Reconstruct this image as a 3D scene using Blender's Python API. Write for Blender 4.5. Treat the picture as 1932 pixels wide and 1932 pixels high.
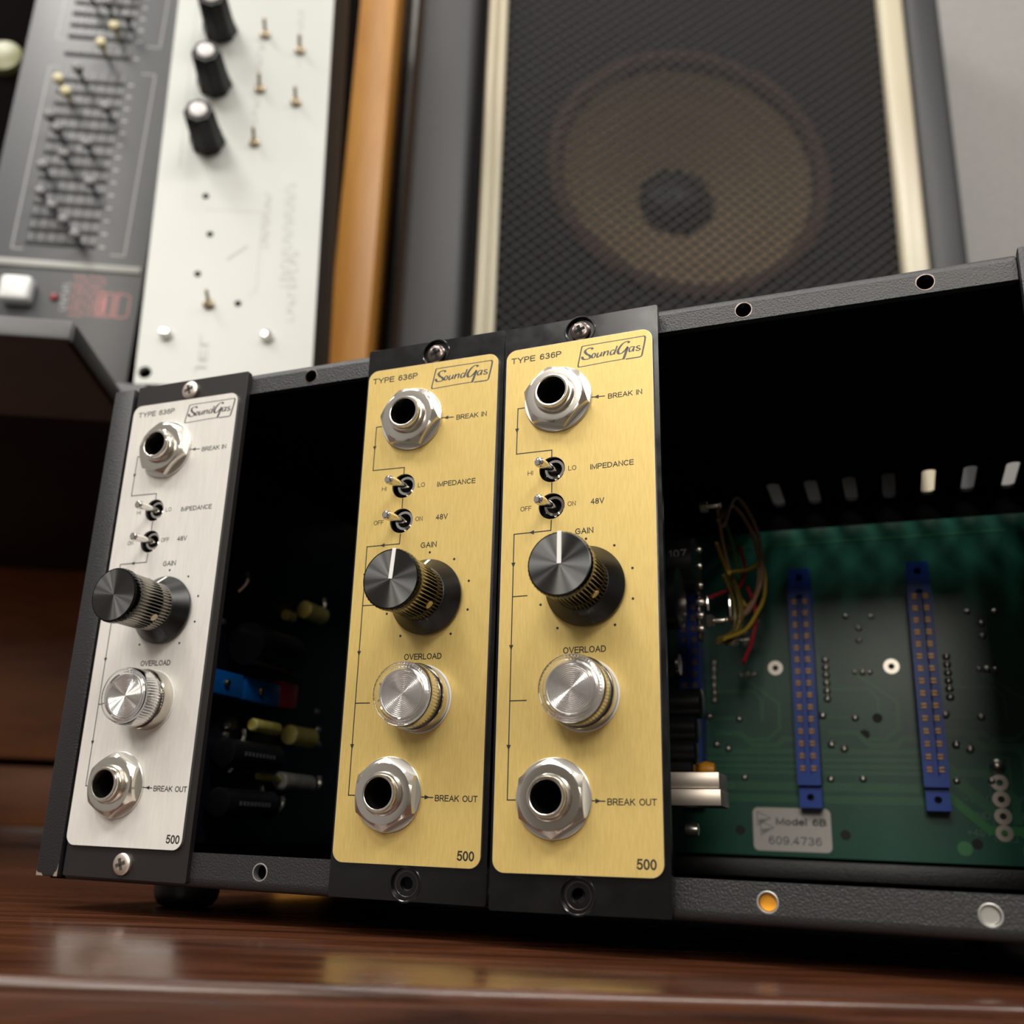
import bpy, bmesh, math, random
from mathutils import Vector, Matrix
random.seed(7)
S = 0.001                     # everything below is written in millimetres
LIFT = 8.0                    # chassis bottom is 8 mm above the table top (z = 0)
TH = math.radians(25.9)       # furniture is turned against the chassis
CT, ST = math.cos(TH), math.sin(TH)
scn = bpy.context.scene
for o in list(bpy.data.objects): bpy.data.objects.remove(o)
col = scn.collection

# ------------------------------------------------------------------ camera
cam_d = bpy.data.cameras.new('camera'); cam = bpy.data.objects.new('camera', cam_d); col.objects.link(cam)
right = Vector((0.92933, 0.3674, 0.03695)); down = Vector((-0.07594, 0.28809, -0.95459)); fwd = Vector((-0.36136, 0.88432, 0.29563))
M = Matrix.Identity(4)
for i in range(3):
    M[i][0] = right[i]; M[i][1] = -down[i]; M[i][2] = -fwd[i]
M.translation = Vector((196.828, -202.319, 13.971 + LIFT)) * S
cam.matrix_world = M
cam_d.sensor_width = 36; cam_d.lens = 1857.94 / 1932 * 36
cam_d.shift_x = 0.0130; cam_d.shift_y = 0.0173
cam_d.clip_start = 0.01; cam_d.clip_end = 50
cam_d.dof.use_dof = True; cam_d.dof.focus_distance = 0.223; cam_d.dof.aperture_fstop = 14.5
scn.camera = cam

# ------------------------------------------------------------------ world, lamps, exposure
w = bpy.data.worlds.new('world'); scn.world = w; w.use_nodes = True
w.node_tree.nodes['Background'].inputs[0].default_value = (1.0, 0.93, 0.85, 1)
w.node_tree.nodes['Background'].inputs[1].default_value = 0.38

def area(name, loc, target, sx, sy, power, color):
    d = bpy.data.lights.new(name, 'AREA'); d.shape = 'RECTANGLE'; d.size = sx; d.size_y = sy; d.energy = power; d.color = color
    o = bpy.data.objects.new(name, d); col.objects.link(o); o.location = loc
    o.rotation_euler = (Vector(target) - Vector(loc)).to_track_quat('-Z', 'Y').to_euler()
    return o
area('ceiling_light', (-0.50, -1.00, 1.75), (0.1, 0.1, 0.1), 0.6, 0.3, 18, (1, 0.97, 0.91))
area('ceiling_light', (1.0, -0.85, 1.5), (0.2, 0.2, 0.1), 0.9, 0.25, 22, (1, 0.96, 0.90))  # fill added from the upper right
area('front_fill', (0.05, -1.75, 1.26), (0.1, 0.1, 0.05), 0.7, 0.35, 12, (1, 0.95, 0.87))  # added front fill, placed for the sheen on the black panel tops
area('ceiling_light', (0.0, 0.0, 2.1), (-0.05, 0.35, 0.2), 1.2, 0.3, 8, (1, 0.96, 0.9))
area('interior_fill', (0.40, -1.5, 0.60), (0.16, 0.1, 0.06), 0.35, 0.3, 7, (1, 0.93, 0.82))  # added low front fill that lights the inside of the rack
for (lx, ly, lz, pw) in ((-1.25, -0.9, 1.6, 6), (-0.9, -0.15, 1.9, 5), (0.35, -0.75, 2.0, 5), (1.7, -0.35, 1.5, 6), (-0.6, -1.9, 1.9, 5)):
    area('spoke_light', (lx, ly, lz), (0.1, 0, 0.05), 0.16, 0.16, pw, (1, 0.96, 0.9))  # small lights added to draw spokes on the knob caps and glints on nuts
vs = scn.view_settings
vs.view_transform = 'Standard'; vs.look = 'None'; vs.gamma = 1; vs.use_curve_mapping = False; vs.exposure = -0.33

# ------------------------------------------------------------------ materials
def mat(name, color, rough=0.5, metal=0.0, **k):
    m = bpy.data.materials.new(name); m.use_nodes = True; nt = m.node_tree; b = nt.nodes['Principled BSDF']
    b.inputs['Base Color'].default_value = (*color, 1); b.inputs['Roughness'].default_value = rough; b.inputs['Metallic'].default_value = metal
    if 'spec' in k: b.inputs['Specular IOR Level'].default_value = k['spec']
    if 'coat' in k: b.inputs['Coat Weight'].default_value = k['coat']; b.inputs['Coat Roughness'].default_value = k.get('coat_rough', .1)
    if 'trans' in k: b.inputs['Transmission Weight'].default_value = k['trans']; b.inputs['IOR'].default_value = k.get('ior', 1.49)
    if 'aniso' in k:
        b.inputs['Anisotropic'].default_value = k['aniso']
        t = nt.nodes.new('ShaderNodeTangent'); t.direction_type = 'RADIAL'; t.axis = 'Y'; nt.links.new(t.outputs[0], b.inputs['Tangent'])
    if 'emit' in k: b.inputs['Emission Color'].default_value = (*color, 1); b.inputs['Emission Strength'].default_value = k['emit']
    if 'noise' in k or 'bump' in k:
        tc = nt.nodes.new('ShaderNodeTexCoord'); mp = nt.nodes.new('ShaderNodeMapping'); nt.links.new(tc.outputs['Object'], mp.inputs[0])
        mp.inputs['Scale'].default_value = k.get('stretch', (1, 1, 1))
        n = nt.nodes.new('ShaderNodeTexNoise'); n.inputs['Scale'].default_value = k.get('scale', 200); n.inputs['Detail'].default_value = k.get('detail', 5)
        nt.links.new(mp.outputs[0], n.inputs['Vector'])
        if 'noise' in k:
            c2 = k['noise']; r = nt.nodes.new('ShaderNodeValToRGB'); r.color_ramp.elements[0].color = (*color, 1); r.color_ramp.elements[1].color = (*c2, 1)
            r.color_ramp.elements[0].position = k.get('p0', .35); r.color_ramp.elements[1].position = k.get('p1', .65)
            nt.links.new(n.outputs[0], r.inputs[0]); nt.links.new(r.outputs[0], b.inputs['Base Color'])
        if 'rnoise' in k:
            mr = nt.nodes.new('ShaderNodeMapRange'); mr.inputs[1].default_value = .35; mr.inputs[2].default_value = .65
            mr.inputs[3].default_value = k['rnoise'][0]; mr.inputs[4].default_value = k['rnoise'][1]
            nt.links.new(n.outputs[0], mr.inputs[0]); nt.links.new(mr.outputs[0], b.inputs['Roughness'])
        if 'bump' in k:
            bp = nt.nodes.new('ShaderNodeBump'); bp.inputs['Strength'].default_value = k['bump']; bp.inputs['Distance'].default_value = k.get('dist', 0.0001)
            nt.links.new(n.outputs[0], bp.inputs['Height']); nt.links.new(bp.outputs[0], b.inputs['Normal'])
    return m
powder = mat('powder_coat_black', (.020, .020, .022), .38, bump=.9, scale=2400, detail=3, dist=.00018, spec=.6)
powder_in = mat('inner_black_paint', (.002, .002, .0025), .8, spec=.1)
bpanel = mat('gloss_black_panel', (.004, .004, .005), .22, bump=.12, scale=140, dist=.0001, rnoise=(.14, .26), spec=.6)
bpanel0 = mat('satin_black_panel', (.016, .013, .013), .42, bump=.15, scale=600, dist=.00005, spec=.5)
gold = mat('brushed_gold_plate', (.655, .475, .150), .42, .3, noise=(.745, .555, .195), scale=900, stretch=(3, 1, .35), detail=3, bump=.06, dist=.00005, p0=.25, p1=.75)
white_pl = mat('white_plate', (.74, .72, .68), .42, .12, noise=(.79, .77, .73), scale=500, stretch=(3, 1, .3))
edge_al = mat('bare_aluminium', (.62, .62, .60), .35, .9, bump=.2, scale=900, dist=.00005)
ink = mat('black_print', (.012, .012, .012), .5)
logo_ink = mat('grey_print', (.075, .08, .085), .4)
nickel = mat('nickel', (.80, .76, .69), .20, 1.0, bump=.06, scale=1500, dist=.00003)
washer_m = mat('zinc_washer', (.84, .84, .82), .32, 1.0, bump=.05, scale=500, dist=.00004)
chrome = mat('chrome', (.82, .80, .77), .10, 1.0)
brushed = mat('bezel_chrome', (.60, .57, .50), .14, 1.0)
hole_m = mat('socket_black', (.004, .003, .003), .6, spec=.2)
knob_m = mat('anodised_black', (.022, .022, .022), .16, .9, spec=.6)
knob_side = mat('anodised_black_side', (.30, .28, .25), .15, 1.0)
skirt_m = mat('anodised_black_skirt', (.05, .05, .05), .24, 1.0, aniso=1.0)
cap_m = mat('spun_black_cap', (.13, .13, .13), .36, 1.0, aniso=1.0)
white_line = mat('white_line', (.82, .82, .80), .4)
screw_sil = mat('silver_screw', (.78, .68, .62), .38, .9)
screw_blk = mat('black_screw', (.16, .13, .12), .25, .9)
glass = mat('clear_lens', (1, 1, 1), .03, 0, trans=1.0, ior=1.49)
reflector = mat('lamp_reflector', (.90, .89, .88), .20, .85)
rubber = mat('rubber', (.008, .008, .008), .45)
pcb_g = mat('green_solder_mask', (.008, .085, .056), .32, noise=(.011, .105, .070), scale=60, spec=.6)
trace_m = mat('green_trace', (.03, .15, .075), .32, spec=.6)
pcb_k = mat('black_circuit_board', (.006, .005, .012), .35)
solder = mat('solder', (.75, .70, .63), .3, .95)
dark_via = mat('via_hole', (.005, .008, .006), .6)
silk = mat('silkscreen', (.12, .22, .18), .6)
blue_pl = mat('blue_plastic', (.012, .075, .47), .38)
contact = mat('contact_metal', (.40, .24, .09), .4, .8)
sticker_m = mat('sticker', (.66, .63, .60), .5)
sticker_ink = mat('sticker_print', (.10, .10, .11), .6)
blue_trim = mat('blue_trimmer', (.0, .10, .38), .4)
red_pl = mat('red_plastic', (.55, .03, .06), .4)
brass = mat('brass', (.70, .48, .20), .3, 1.0)
yellow_c = mat('yellow_film', (.70, .58, .10), .35, noise=(.80, .72, .25), scale=300)
grey_c = mat('clear_sleeve', (.35, .33, .30), .3, noise=(.55, .52, .48), scale=300)
black_c = mat('black_can', (.010, .010, .011), .28)
canprint = mat('can_print', (.12, .12, .13), .5)
relay_m = mat('brushed_can', (.62, .55, .48), .38, .85, bump=.1, scale=400)
orange_c = mat('orange_epoxy', (.9, .38, .02), .4)
wire_cols = {'tan': (.42, .25, .15), 'yellow': (.55, .38, .04), 'red': (.42, .015, .03), 'olive': (.22, .16, .04), 'green': (.06, .16, .03)}
wires_m = {k: mat('wire_' + k, v, .4) for k, v in wire_cols.items()}

def wood(name, c1, c2, rough, stretch, scale=6, bump=.25, rn=None, coat=0, scratch=None):
    m = bpy.data.materials.new(name); m.use_nodes = True; nt = m.node_tree; b = nt.nodes['Principled BSDF']; L = nt.links
    tc = nt.nodes.new('ShaderNodeTexCoord'); mp = nt.nodes.new('ShaderNodeMapping'); L.new(tc.outputs['Object'], mp.inputs[0]); mp.inputs['Scale'].default_value = stretch
    n = nt.nodes.new('ShaderNodeTexNoise'); n.inputs['Scale'].default_value = scale; n.inputs['Detail'].default_value = 9; n.inputs['Roughness'].default_value = .62; n.inputs['Distortion'].default_value = .6
    L.new(mp.outputs[0], n.inputs['Vector'])
    r = nt.nodes.new('ShaderNodeValToRGB'); e = r.color_ramp.elements; e[0].color = (*c1, 1); e[1].color = (*c2, 1); e[0].position = .34; e[1].position = .68
    L.new(n.outputs[0], r.inputs[0]); out = r.outputs[0]
    if scratch:
        n2 = nt.nodes.new('ShaderNodeTexNoise'); n2.inputs['Scale'].default_value = 60; n2.inputs['Detail'].default_value = 6; mp2 = nt.nodes.new('ShaderNodeMapping'); mp2.inputs['Scale'].default_value = (.35, 1.6, 1.6)
        L.new(tc.outputs['Object'], mp2.inputs[0]); L.new(mp2.outputs[0], n2.inputs['Vector'])
        r2 = nt.nodes.new('ShaderNodeValToRGB'); r2.color_ramp.elements[0].position = .66; r2.color_ramp.elements[1].position = .72; L.new(n2.outputs[0], r2.inputs[0])
        mx = nt.nodes.new('ShaderNodeMixRGB'); mx.inputs[2].default_value = (*scratch, 1); L.new(r2.outputs[0], mx.inputs[0]); L.new(out, mx.inputs[1]); out = mx.outputs[0]
    L.new(out, b.inputs['Base Color'])
    if rn:
        mr = nt.nodes.new('ShaderNodeMapRange'); mr.inputs[1].default_value = .3; mr.inputs[2].default_value = .7; mr.inputs[3].default_value = rn[0]; mr.inputs[4].default_value = rn[1]
        L.new(n.outputs[0], mr.inputs[0]); L.new(mr.outputs[0], b.inputs['Roughness'])
    else: b.inputs['Roughness'].default_value = rough
    bp = nt.nodes.new('ShaderNodeBump'); bp.inputs['Strength'].default_value = bump; bp.inputs['Distance'].default_value = .0004
    L.new(n.outputs[0], bp.inputs['Height']); L.new(bp.outputs[0], b.inputs['Normal'])
    b.inputs['Coat Weight'].default_value = coat; b.inputs['Coat Roughness'].default_value = .12
    if scratch: b.inputs['Specular IOR Level'].default_value = .2
    return m
table_m = wood('dark_varnished_wood', (.030, .010, .005), (.10, .033, .014), .3, (1, 9, 9), 14, .3, (.16, .34), coat=.15)
table_edge = wood('worn_varnished_edge', (.020, .007, .004), (.085, .026, .010), .5, (1, 5, 5), 16, .5, (.3, .5), scratch=(.30, .17, .11))
back_m = wood('brown_back_board', (.16, .050, .014), (.30, .10, .022), .45, (1, 8, 8), 6, .15)
orange_w = wood('honey_pine', (.60, .25, .035), (.76, .36, .07), .4, (9, 9, 1), 7, .15)
wall_m = mat('grey_plaster', (.31, .30, .295), .85, bump=.3, scale=220, noise=(.35, .34, .33), dist=.0006)
tolex = mat('black_tolex', (.022, .022, .025), .45, bump=.6, scale=700, dist=.0003)
tolex2 = mat('grey_lit_tolex', (.085, .082, .080), .5, bump=.5, scale=500, dist=.0003)
cream = mat('cream_beading', (.60, .56, .41), .28, noise=(.56, .48, .36), scale=8, stretch=(1, 1, .4))
cone_m = mat('paper_cone', (.36, .26, .155), .75, bump=.3, scale=150)
surround_m = mat('cone_surround', (.13, .07, .055), .7)
dust_m = mat('dust_cap_black', (.010, .010, .010), .4)
grille_m = mat('black_woven_grille', (.024, .0225, .0225), .5, spec=.22)
baffle_m = mat('baffle_black', (.012, .012, .012), .8)
eq_m = mat('charcoal_panel', (.105, .108, .115), .38, bump=.1, scale=300)
eq_strip = mat('light_grey_strip', (.36, .36, .34), .4)
eq_line = mat('pale_grey_print', (.42, .43, .43), .5)
eq_slot = mat('slider_slot', (.006, .006, .007), .6)
eq_cap = mat('slider_cap_dark', (.17, .17, .175), .2)
eq_cap_y = mat('slider_cap_cream', (.62, .55, .32), .25)
btn_w = mat('white_button', (.86, .88, .88), .3)
red_led = mat('red_lamp', (.30, .01, .02), .3)
logo_pink = mat('faded_red_print', (.52, .20, .19), .5)
silver_p = mat('pale_silver_panel', (.50, .51, .49), .38, .15, noise=(.54, .55, .53), scale=8)
faint = mat('faint_grey_print', (.42, .42, .40), .5)
knob_pl = mat('black_bakelite', (.006, .006, .006), .4)
toggle_m = mat('toggle_brass', (.34, .28, .19), .3, .8)
case_k = mat('black_case', (.010, .009, .009), .6, spec=.3)
bracket_m = mat('grey_black_steel', (.115, .115, .12), .38)
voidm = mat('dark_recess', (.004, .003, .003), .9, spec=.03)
dial_m = mat('pale_green_dial', (.22, .22, .09), .3)
corner_m = mat('bare_steel_chip', (.55, .45, .36), .4, .7)

# ------------------------------------------------------------------ builders
def obj(name, bm, m, parent=None, off=(0, 0, 0), loc=(0, 0, 0), smooth=35, label=None, kind=None):
    bmesh.ops.recalc_face_normals(bm, faces=bm.faces)
    me = bpy.data.meshes.new(name); bm.to_mesh(me); bm.free()
    o3 = Vector(off)
    for v in me.vertices: v.co = (v.co - o3) * S
    me.materials.append(m)
    if smooth:
        for p in me.polygons: p.use_smooth = True
        me.set_sharp_from_angle(angle=math.radians(smooth))
    o = bpy.data.objects.new(name, me); col.objects.link(o)
    if parent: o.parent = parent
    o.location = Vector(loc) * S
    if label: o['label'] = label
    if kind: o['kind'] = kind
    return o
def dup(o, parent=None, loc=None, rot=None, kids=True):
    c = o.copy(); col.objects.link(c)
    if parent is not None: c.parent = parent
    if loc is not None: c.location = Vector(loc) * S
    if rot is not None: c.rotation_euler = rot
    if kids:
        for ch in list(o.children): dup(ch, c)
    return c
def thing(name, label, cat, loc, rot=(0, 0, 0), group=None, F=False):
    o = bpy.data.objects.new(name, None); col.objects.link(o); o.empty_display_size = .01
    x, y, z = loc
    if F: x, y = x * CT - y * ST, x * ST + y * CT; rot = (0, 0, TH)
    o.location = Vector((x, y, z + LIFT)) * S; o.rotation_euler = rot
    o['label'] = label; o['category'] = cat
    if group: o['group'] = group
    return o
B = bmesh.new
def box(bm, x0, x1, y0, y1, z0, z1, bev=0, seg=2):
    r = bmesh.ops.create_cube(bm, size=1)
    for v in r['verts']: v.co = Vector((x0 + (v.co.x + .5) * (x1 - x0), y0 + (v.co.y + .5) * (y1 - y0), z0 + (v.co.z + .5) * (z1 - z0)))
    if bev:
        es = {e for v in r['verts'] for e in v.link_edges}
        bmesh.ops.bevel(bm, geom=list(es), offset=bev, segments=seg, profile=.5, affect='EDGES')
    return bm
MAPS = {'-y': lambda a, b, h: (a, -h, b), '+y': lambda a, b, h: (a, h, b), '+x': lambda a, b, h: (h, a, b), '-x': lambda a, b, h: (-h, a, b), '+z': lambda a, b, h: (a, b, h), '-z': lambda a, b, h: (a, b, -h)}
def lathe(bm, prof, c=(0, 0, 0), ax='-y', seg=48, rad=None):
    """prof: (r, h); c: a, b, h offsets in map coordinates"""
    mp = MAPS[ax]; rings = []
    for r, h in prof:
        if r < 1e-6: rings.append([bm.verts.new(mp(c[0], c[1], h + c[2]))]); continue
        ring = []
        for i in range(seg):
            t = 2 * math.pi * i / seg; rr = rad(t, r, h) if rad else r
            ring.append(bm.verts.new(mp(c[0] + rr * math.cos(t), c[1] + rr * math.sin(t), h + c[2])))
        rings.append(ring)
    for a, b in zip(rings, rings[1:]):
        for i in range(seg):
            j = (i + 1) % seg
            if len(a) == 1 and len(b) == 1: break
            f = [a[0], b[i], b[j]] if len(a) == 1 else ([a[i], a[j], b[0]] if len(b) == 1 else [a[i], a[j], b[j], b[i]])
            try: bm.faces.new(f)
            except ValueError: pass
    return bm
def circ(cx, cy, r, n=32, a0=0): return [(cx + r * math.cos(a0 + 2 * math.pi * i / n), cy + r * math.sin(a0 + 2 * math.pi * i / n)) for i in range(n)]
def rrect(x0, z0, x1, z1, r, n=6):
    p = []
    for cx, cz, a in ((x1 - r, z0 + r, -90), (x1 - r, z1 - r, 0), (x0 + r, z1 - r, 90), (x0 + r, z0 + r, 180)):
        for i in range(n + 1):
            t = math.radians(a + 90 * i / n); p.append((cx + r * math.cos(t), cz + r * math.sin(t)))
    return p
def plate(bm, outer, holes, h0, h1, ax='-y', bev=0):
    mp = MAPS[ax]; loops = [outer] + holes; sides = []
    for h in (h0, h1):
        vs_ = []; es = []
        for lp in loops:
            vv = [bm.verts.new(mp(a, b, h)) for a, b in lp]; vs_.append(vv)
            es += [bm.edges.new((vv[i], vv[(i + 1) % len(vv)])) for i in range(len(vv))]
        if holes: bmesh.ops.triangle_fill(bm, use_beauty=True, edges=es)
        else: bm.faces.new(vs_[0])
        sides.append(vs_)
    for a, b in zip(*sides):
        for i in range(len(a)):
            j = (i + 1) % len(a); bm.faces.new((a[i], a[j], b[j], b[i]))
    return bm
def catmull(pts, n=6):
    if len(pts) < 3: return [Vector(p) for p in pts]
    P = [Vector(p) for p in pts]; P = [P[0] * 2 - P[1]] + P + [P[-1] * 2 - P[-2]]; out = []
    for i in range(1, len(P) - 2):
        for k in range(n):
            t = k / n; out.append(.5 * ((2 * P[i]) + (P[i + 1] - P[i - 1]) * t + (2 * P[i - 1] - 5 * P[i] + 4 * P[i + 1] - P[i + 2]) * t * t + (3 * P[i] - P[i - 1] - 3 * P[i + 1] + P[i + 2]) * t ** 3))
    out.append(P[-2]); return out
def tube(bm, pts, r, seg=8, sm=6):
    P = catmull(pts, sm) if sm else [Vector(p) for p in pts]; rings = []
    for i, p in enumerate(P):
        d = (P[min(i + 1, len(P) - 1)] - P[max(i - 1, 0)]).normalized(); u = d.cross(Vector((0.13, .31, .94))).normalized(); v = d.cross(u)
        rings.append([bm.verts.new(p + r * (math.cos(2 * math.pi * k / seg) * u + math.sin(2 * math.pi * k / seg) * v)) for k in range(seg)])
    for a, b in zip(rings, rings[1:]):
        for k in range(seg): bm.faces.new((a[k], a[(k + 1) % seg], b[(k + 1) % seg], b[k]))
    bm.faces.new(rings[0]); bm.faces.new(rings[-1][::-1]); return bm
def line(bm, pts, wd, y, ax='-y', t=.02):
    """flat printed poly-line of constant width"""
    mp = MAPS[ax]
    for (a0, b0), (a1, b1) in zip(pts, pts[1:]):
        d = Vector((a1 - a0, b1 - b0)); l = d.length
        if l < 1e-6: continue
        d /= l; n = Vector((-d.y, d.x)) * wd / 2; e = d * wd / 2
        q = [(a0 - e.x - n.x, b0 - e.y - n.y), (a1 + e.x - n.x, b1 + e.y - n.y), (a1 + e.x + n.x, b1 + e.y + n.y), (a0 - e.x + n.x, b0 - e.y + n.y)]
        bm.faces.new([bm.verts.new(mp(p[0], p[1], y + t)) for p in q])
    return bm
def poly(bm, pts, y, ax='-y'):
    bm.faces.new([bm.verts.new(MAPS[ax](p[0], p[1], y)) for p in pts]); return bm
def nib(bm, pts, wd, ang, y, thin=.12):
    """broad-pen stroke: reads as brush script"""
    P = catmull([(p[0], p[1], 0) for p in pts], 8); c, s = math.cos(ang), math.sin(ang); mp = MAPS['-y']; prev = None
    for i, p in enumerate(P):
        d = (P[min(i + 1, len(P) - 1)] - P[max(i - 1, 0)]).normalized(); n = Vector((-d.y, d.x, 0))
        ww = max(thin, abs(n.x * c + n.y * s) * wd) / 2
        a = bm.verts.new(mp(p.x + n.x * ww, p.y + n.y * ww, y)); b = bm.verts.new(mp(p.x - n.x * ww, p.y - n.y * ww, y))
        if prev: bm.faces.new((prev[0], a, b, prev[1]))
        prev = (a, b)
def text(s, x0, x1, zc, h, y, m, parent, name='printed_text', ax='-y', off=(0, 0, 0), loc=(0, 0, 0), bold=0, rot=0, slant=0):
    cu = bpy.data.curves.new('t', 'FONT'); cu.body = s; cu.size = 10; cu.offset = bold; cu.resolution_u = 3; cu.shear = slant
    to = bpy.data.objects.new('t', cu); col.objects.link(to); dg = bpy.context.evaluated_depsgraph_get(); dg.update()
    me = bpy.data.meshes.new_from_object(to.evaluated_get(dg)); bpy.data.objects.remove(to); bpy.data.curves.remove(cu)
    bm = B(); bm.from_mesh(me); bpy.data.meshes.remove(me)
    xs = [v.co.x for v in bm.verts]; zs = [v.co.y for v in bm.verts]; mx, Mx, mz, Mz = min(xs), max(xs), min(zs), max(zs)
    for v in bm.verts:
        a = (v.co.x - mx) / (Mx - mx); b = (v.co.y - (mz + Mz) / 2) / (Mz - mz) * h
        if rot:   # reading downwards: glyph tops point to +x
            A, Bb = zc + b, x0 + (x1 - x0) * a
        else: A, Bb = x0 + (x1 - x0) * a, zc + b
        v.co = Vector(MAPS[ax](A, Bb, y))
    return obj(name, bm, m, parent, off=off, loc=loc, smooth=0)

def _arc(cx, cy, rx, ry, a0, a1, n=10): return [(cx + rx * math.cos(math.radians(a0 + (a1 - a0) * i / n)), cy + ry * math.sin(math.radians(a0 + (a1 - a0) * i / n))) for i in range(n + 1)]
GL = {'A': (.70, [[(0, 0), (.35, 1), (.70, 0)], [(.13, .34), (.57, .34)]]), 'B': (.60, [[(0, 0), (0, 1), (.34, 1)] + _arc(.34, .76, .22, .24, 90, -90, 6)[1:] + [(0, .52)], [(.34, .52)] + _arc(.34, .26, .26, .26, 90, -90, 8)[1:] + [(0, 0)]]),
'C': (.68, [_arc(.36, .5, .36, .5, 45, 315, 16)]), 'D': (.65, [[(0, 0), (0, 1), (.28, 1)] + _arc(.28, .5, .37, .5, 90, -90, 12)[1:] + [(0, 0)]]), 'E': (.56, [[(.56, 1), (0, 1), (0, 0), (.57, 0)], [(0, .52), (.52, .52)]]),
'F': (.53, [[(.53, 1), (0, 1), (0, 0)], [(0, .5), (.45, .5)]]), 'G': (.72, [_arc(.37, .5, .37, .5, 48, 330, 16) + [(.70, .22), (.70, .5), (.40, .5)]]), 'H': (.62, [[(0, 0), (0, 1)], [(.62, 0), (.62, 1)], [(0, .52), (.62, .52)]]),
'I': (.0, [[(0, 0), (0, 1)]]), 'K': (.62, [[(0, 0), (0, 1)], [(.60, 1), (0, .38)], [(.22, .6), (.63, 0)]]), 'L': (.50, [[(0, 1), (0, 0), (.50, 0)]]), 'M': (.74, [[(0, 0), (0, 1), (.37, .08), (.74, 1), (.74, 0)]]),
'N': (.62, [[(0, 0), (0, 1), (.62, 0), (.62, 1)]]), 'O': (.76, [_arc(.38, .5, .38, .5, 0, 360, 24)]), 'P': (.58, [[(0, 0), (0, 1), (.32, 1)] + _arc(.32, .73, .26, .27, 90, -90, 8)[1:] + [(0, .46)]]),
'R': (.64, [[(0, 0), (0, 1), (.34, 1)] + _arc(.34, .74, .25, .26, 90, -90, 8)[1:] + [(0, .48)], [(.34, .46), (.64, 0)]]), 'T': (.62, [[(0, 1), (.62, 1)], [(.31, 1), (.31, 0)]]), 'U': (.62, [[(0, 1), (0, .32)] + _arc(.31, .31, .31, .31, 180, 360, 10) + [(.62, 1)]]),
'V': (.68, [[(0, 1), (.34, 0), (.68, 1)]]), 'Y': (.68, [[(0, 1), (.34, .45), (.68, 1)], [(.34, .45), (.34, 0)]]), '0': (.50, [_arc(.25, .5, .25, .5, 0, 360, 20)]), '1': (.26, [[(0, .78), (.22, 1), (.22, 0)]]),
'2': (.50, [_arc(.25, .74, .24, .26, 160, -30, 8) + [(0, 0), (.50, 0)]]), '3': (.50, [_arc(.24, .74, .22, .26, 150, -90, 10) + _arc(.24, .25, .26, .26, 90, -155, 10)]), '4': (.54, [[(.38, 0), (.38, 1), (0, .3), (.54, .3)]]),
'5': (.50, [[(.46, 1), (.10, 1), (.04, .52)] + _arc(.24, .32, .26, .32, 125, -150, 12)]), '6': (.50, [_arc(.26, .31, .24, .31, 180, -180, 18) + [(.03, .6)] + _arc(.28, .66, .24, .34, 165, 40, 8)]), '7': (.50, [[(0, 1), (.50, 1), (.18, 0)]]),
'8': (.50, [_arc(.25, .75, .21, .25, 0, 360, 16), _arc(.25, .26, .25, .26, 0, 360, 16)]), '9': (.50, [_arc(.24, .69, .24, .31, 0, 360, 16) + _arc(.22, .34, .26, .34, 0, -140, 8)]), '+': (.5, [[(0, .45), (.5, .45)], [(.25, .2), (.25, .7)]]), '-': (.34, [[(0, .42), (.34, .42)]]), '.': (.02, [[(0, 0), (.02, .02)]]),
'o': (.50, [_arc(.25, .35, .25, .36, 0, 360, 16)]), 'd': (.48, [_arc(.24, .35, .24, .36, 0, 360, 16), [(.48, 1), (.48, 0)]]), 'e': (.50, [[(.02, .37), (.49, .37)] + _arc(.25, .35, .25, .36, 10, 320, 14)]), 'l': (.0, [[(0, 0), (0, 1)]])}
def stext(s, x0, x1, zc, h, y, m, parent, name='printed_text', wt=.16, off=(0, 0, 0), rot=False, ax='-y'):
    gap = .24; adv = []; x = 0
    for c in s:
        if c == ' ': x += .52; continue
        adv.append((c, x)); x += GL[c][0] + gap
    tot = x - gap; k = (x1 - x0 - wt * h) / tot; bm = B(); w = wt * h
    hh = h - w
    for n, (c, xx) in enumerate(adv):
        for st in GL[c][1]:
            pts = [(x0 + w / 2 + (xx + a) * k, zc - hh / 2 + b * hh) for a, b in st]
            if rot: pts = [(zc + (pz - zc), x0 + x1 - px) for px, pz in pts]
            ribbon(bm, pts, w, y + .004 * (n % 2), ax)
    return obj(name, bm, m, parent, off=off, smooth=0)
def ribbon(bm, P, w, h, ax):
    mp = MAPS[ax]; P = [Vector(p) for p in P]; n = len(P); closed = (P[0] - P[-1]).length < 1e-4; prev = None
    for i, p in enumerate(P):
        d0 = (P[i] - P[i - 1]).normalized() if i > 0 else ((P[0] - P[-2]).normalized() if closed else None)
        d1 = (P[i + 1] - P[i]).normalized() if i < n - 1 else ((P[1] - P[0]).normalized() if closed else None)
        if d0 is None: d0 = d1
        if d1 is None: d1 = d0
        n0 = Vector((-d0.y, d0.x)); n1 = Vector((-d1.y, d1.x)); mm = (n0 + n1)
        mm = n0 if mm.length < .3 else mm.normalized(); sc = 1 / max(.45, mm.dot(n0))
        e = Vector((0, 0))
        if not closed and i == 0: e = -d1 * w * .5
        if not closed and i == n - 1: e = d0 * w * .5
        q = p + e; a = bm.verts.new(mp(q.x + mm.x * w / 2 * sc, q.y + mm.y * w / 2 * sc, h)); b = bm.verts.new(mp(q.x - mm.x * w / 2 * sc, q.y - mm.y * w / 2 * sc, h))
        if prev: bm.faces.new((prev[0], a, b, prev[1]))
        prev = (a, b)

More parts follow.
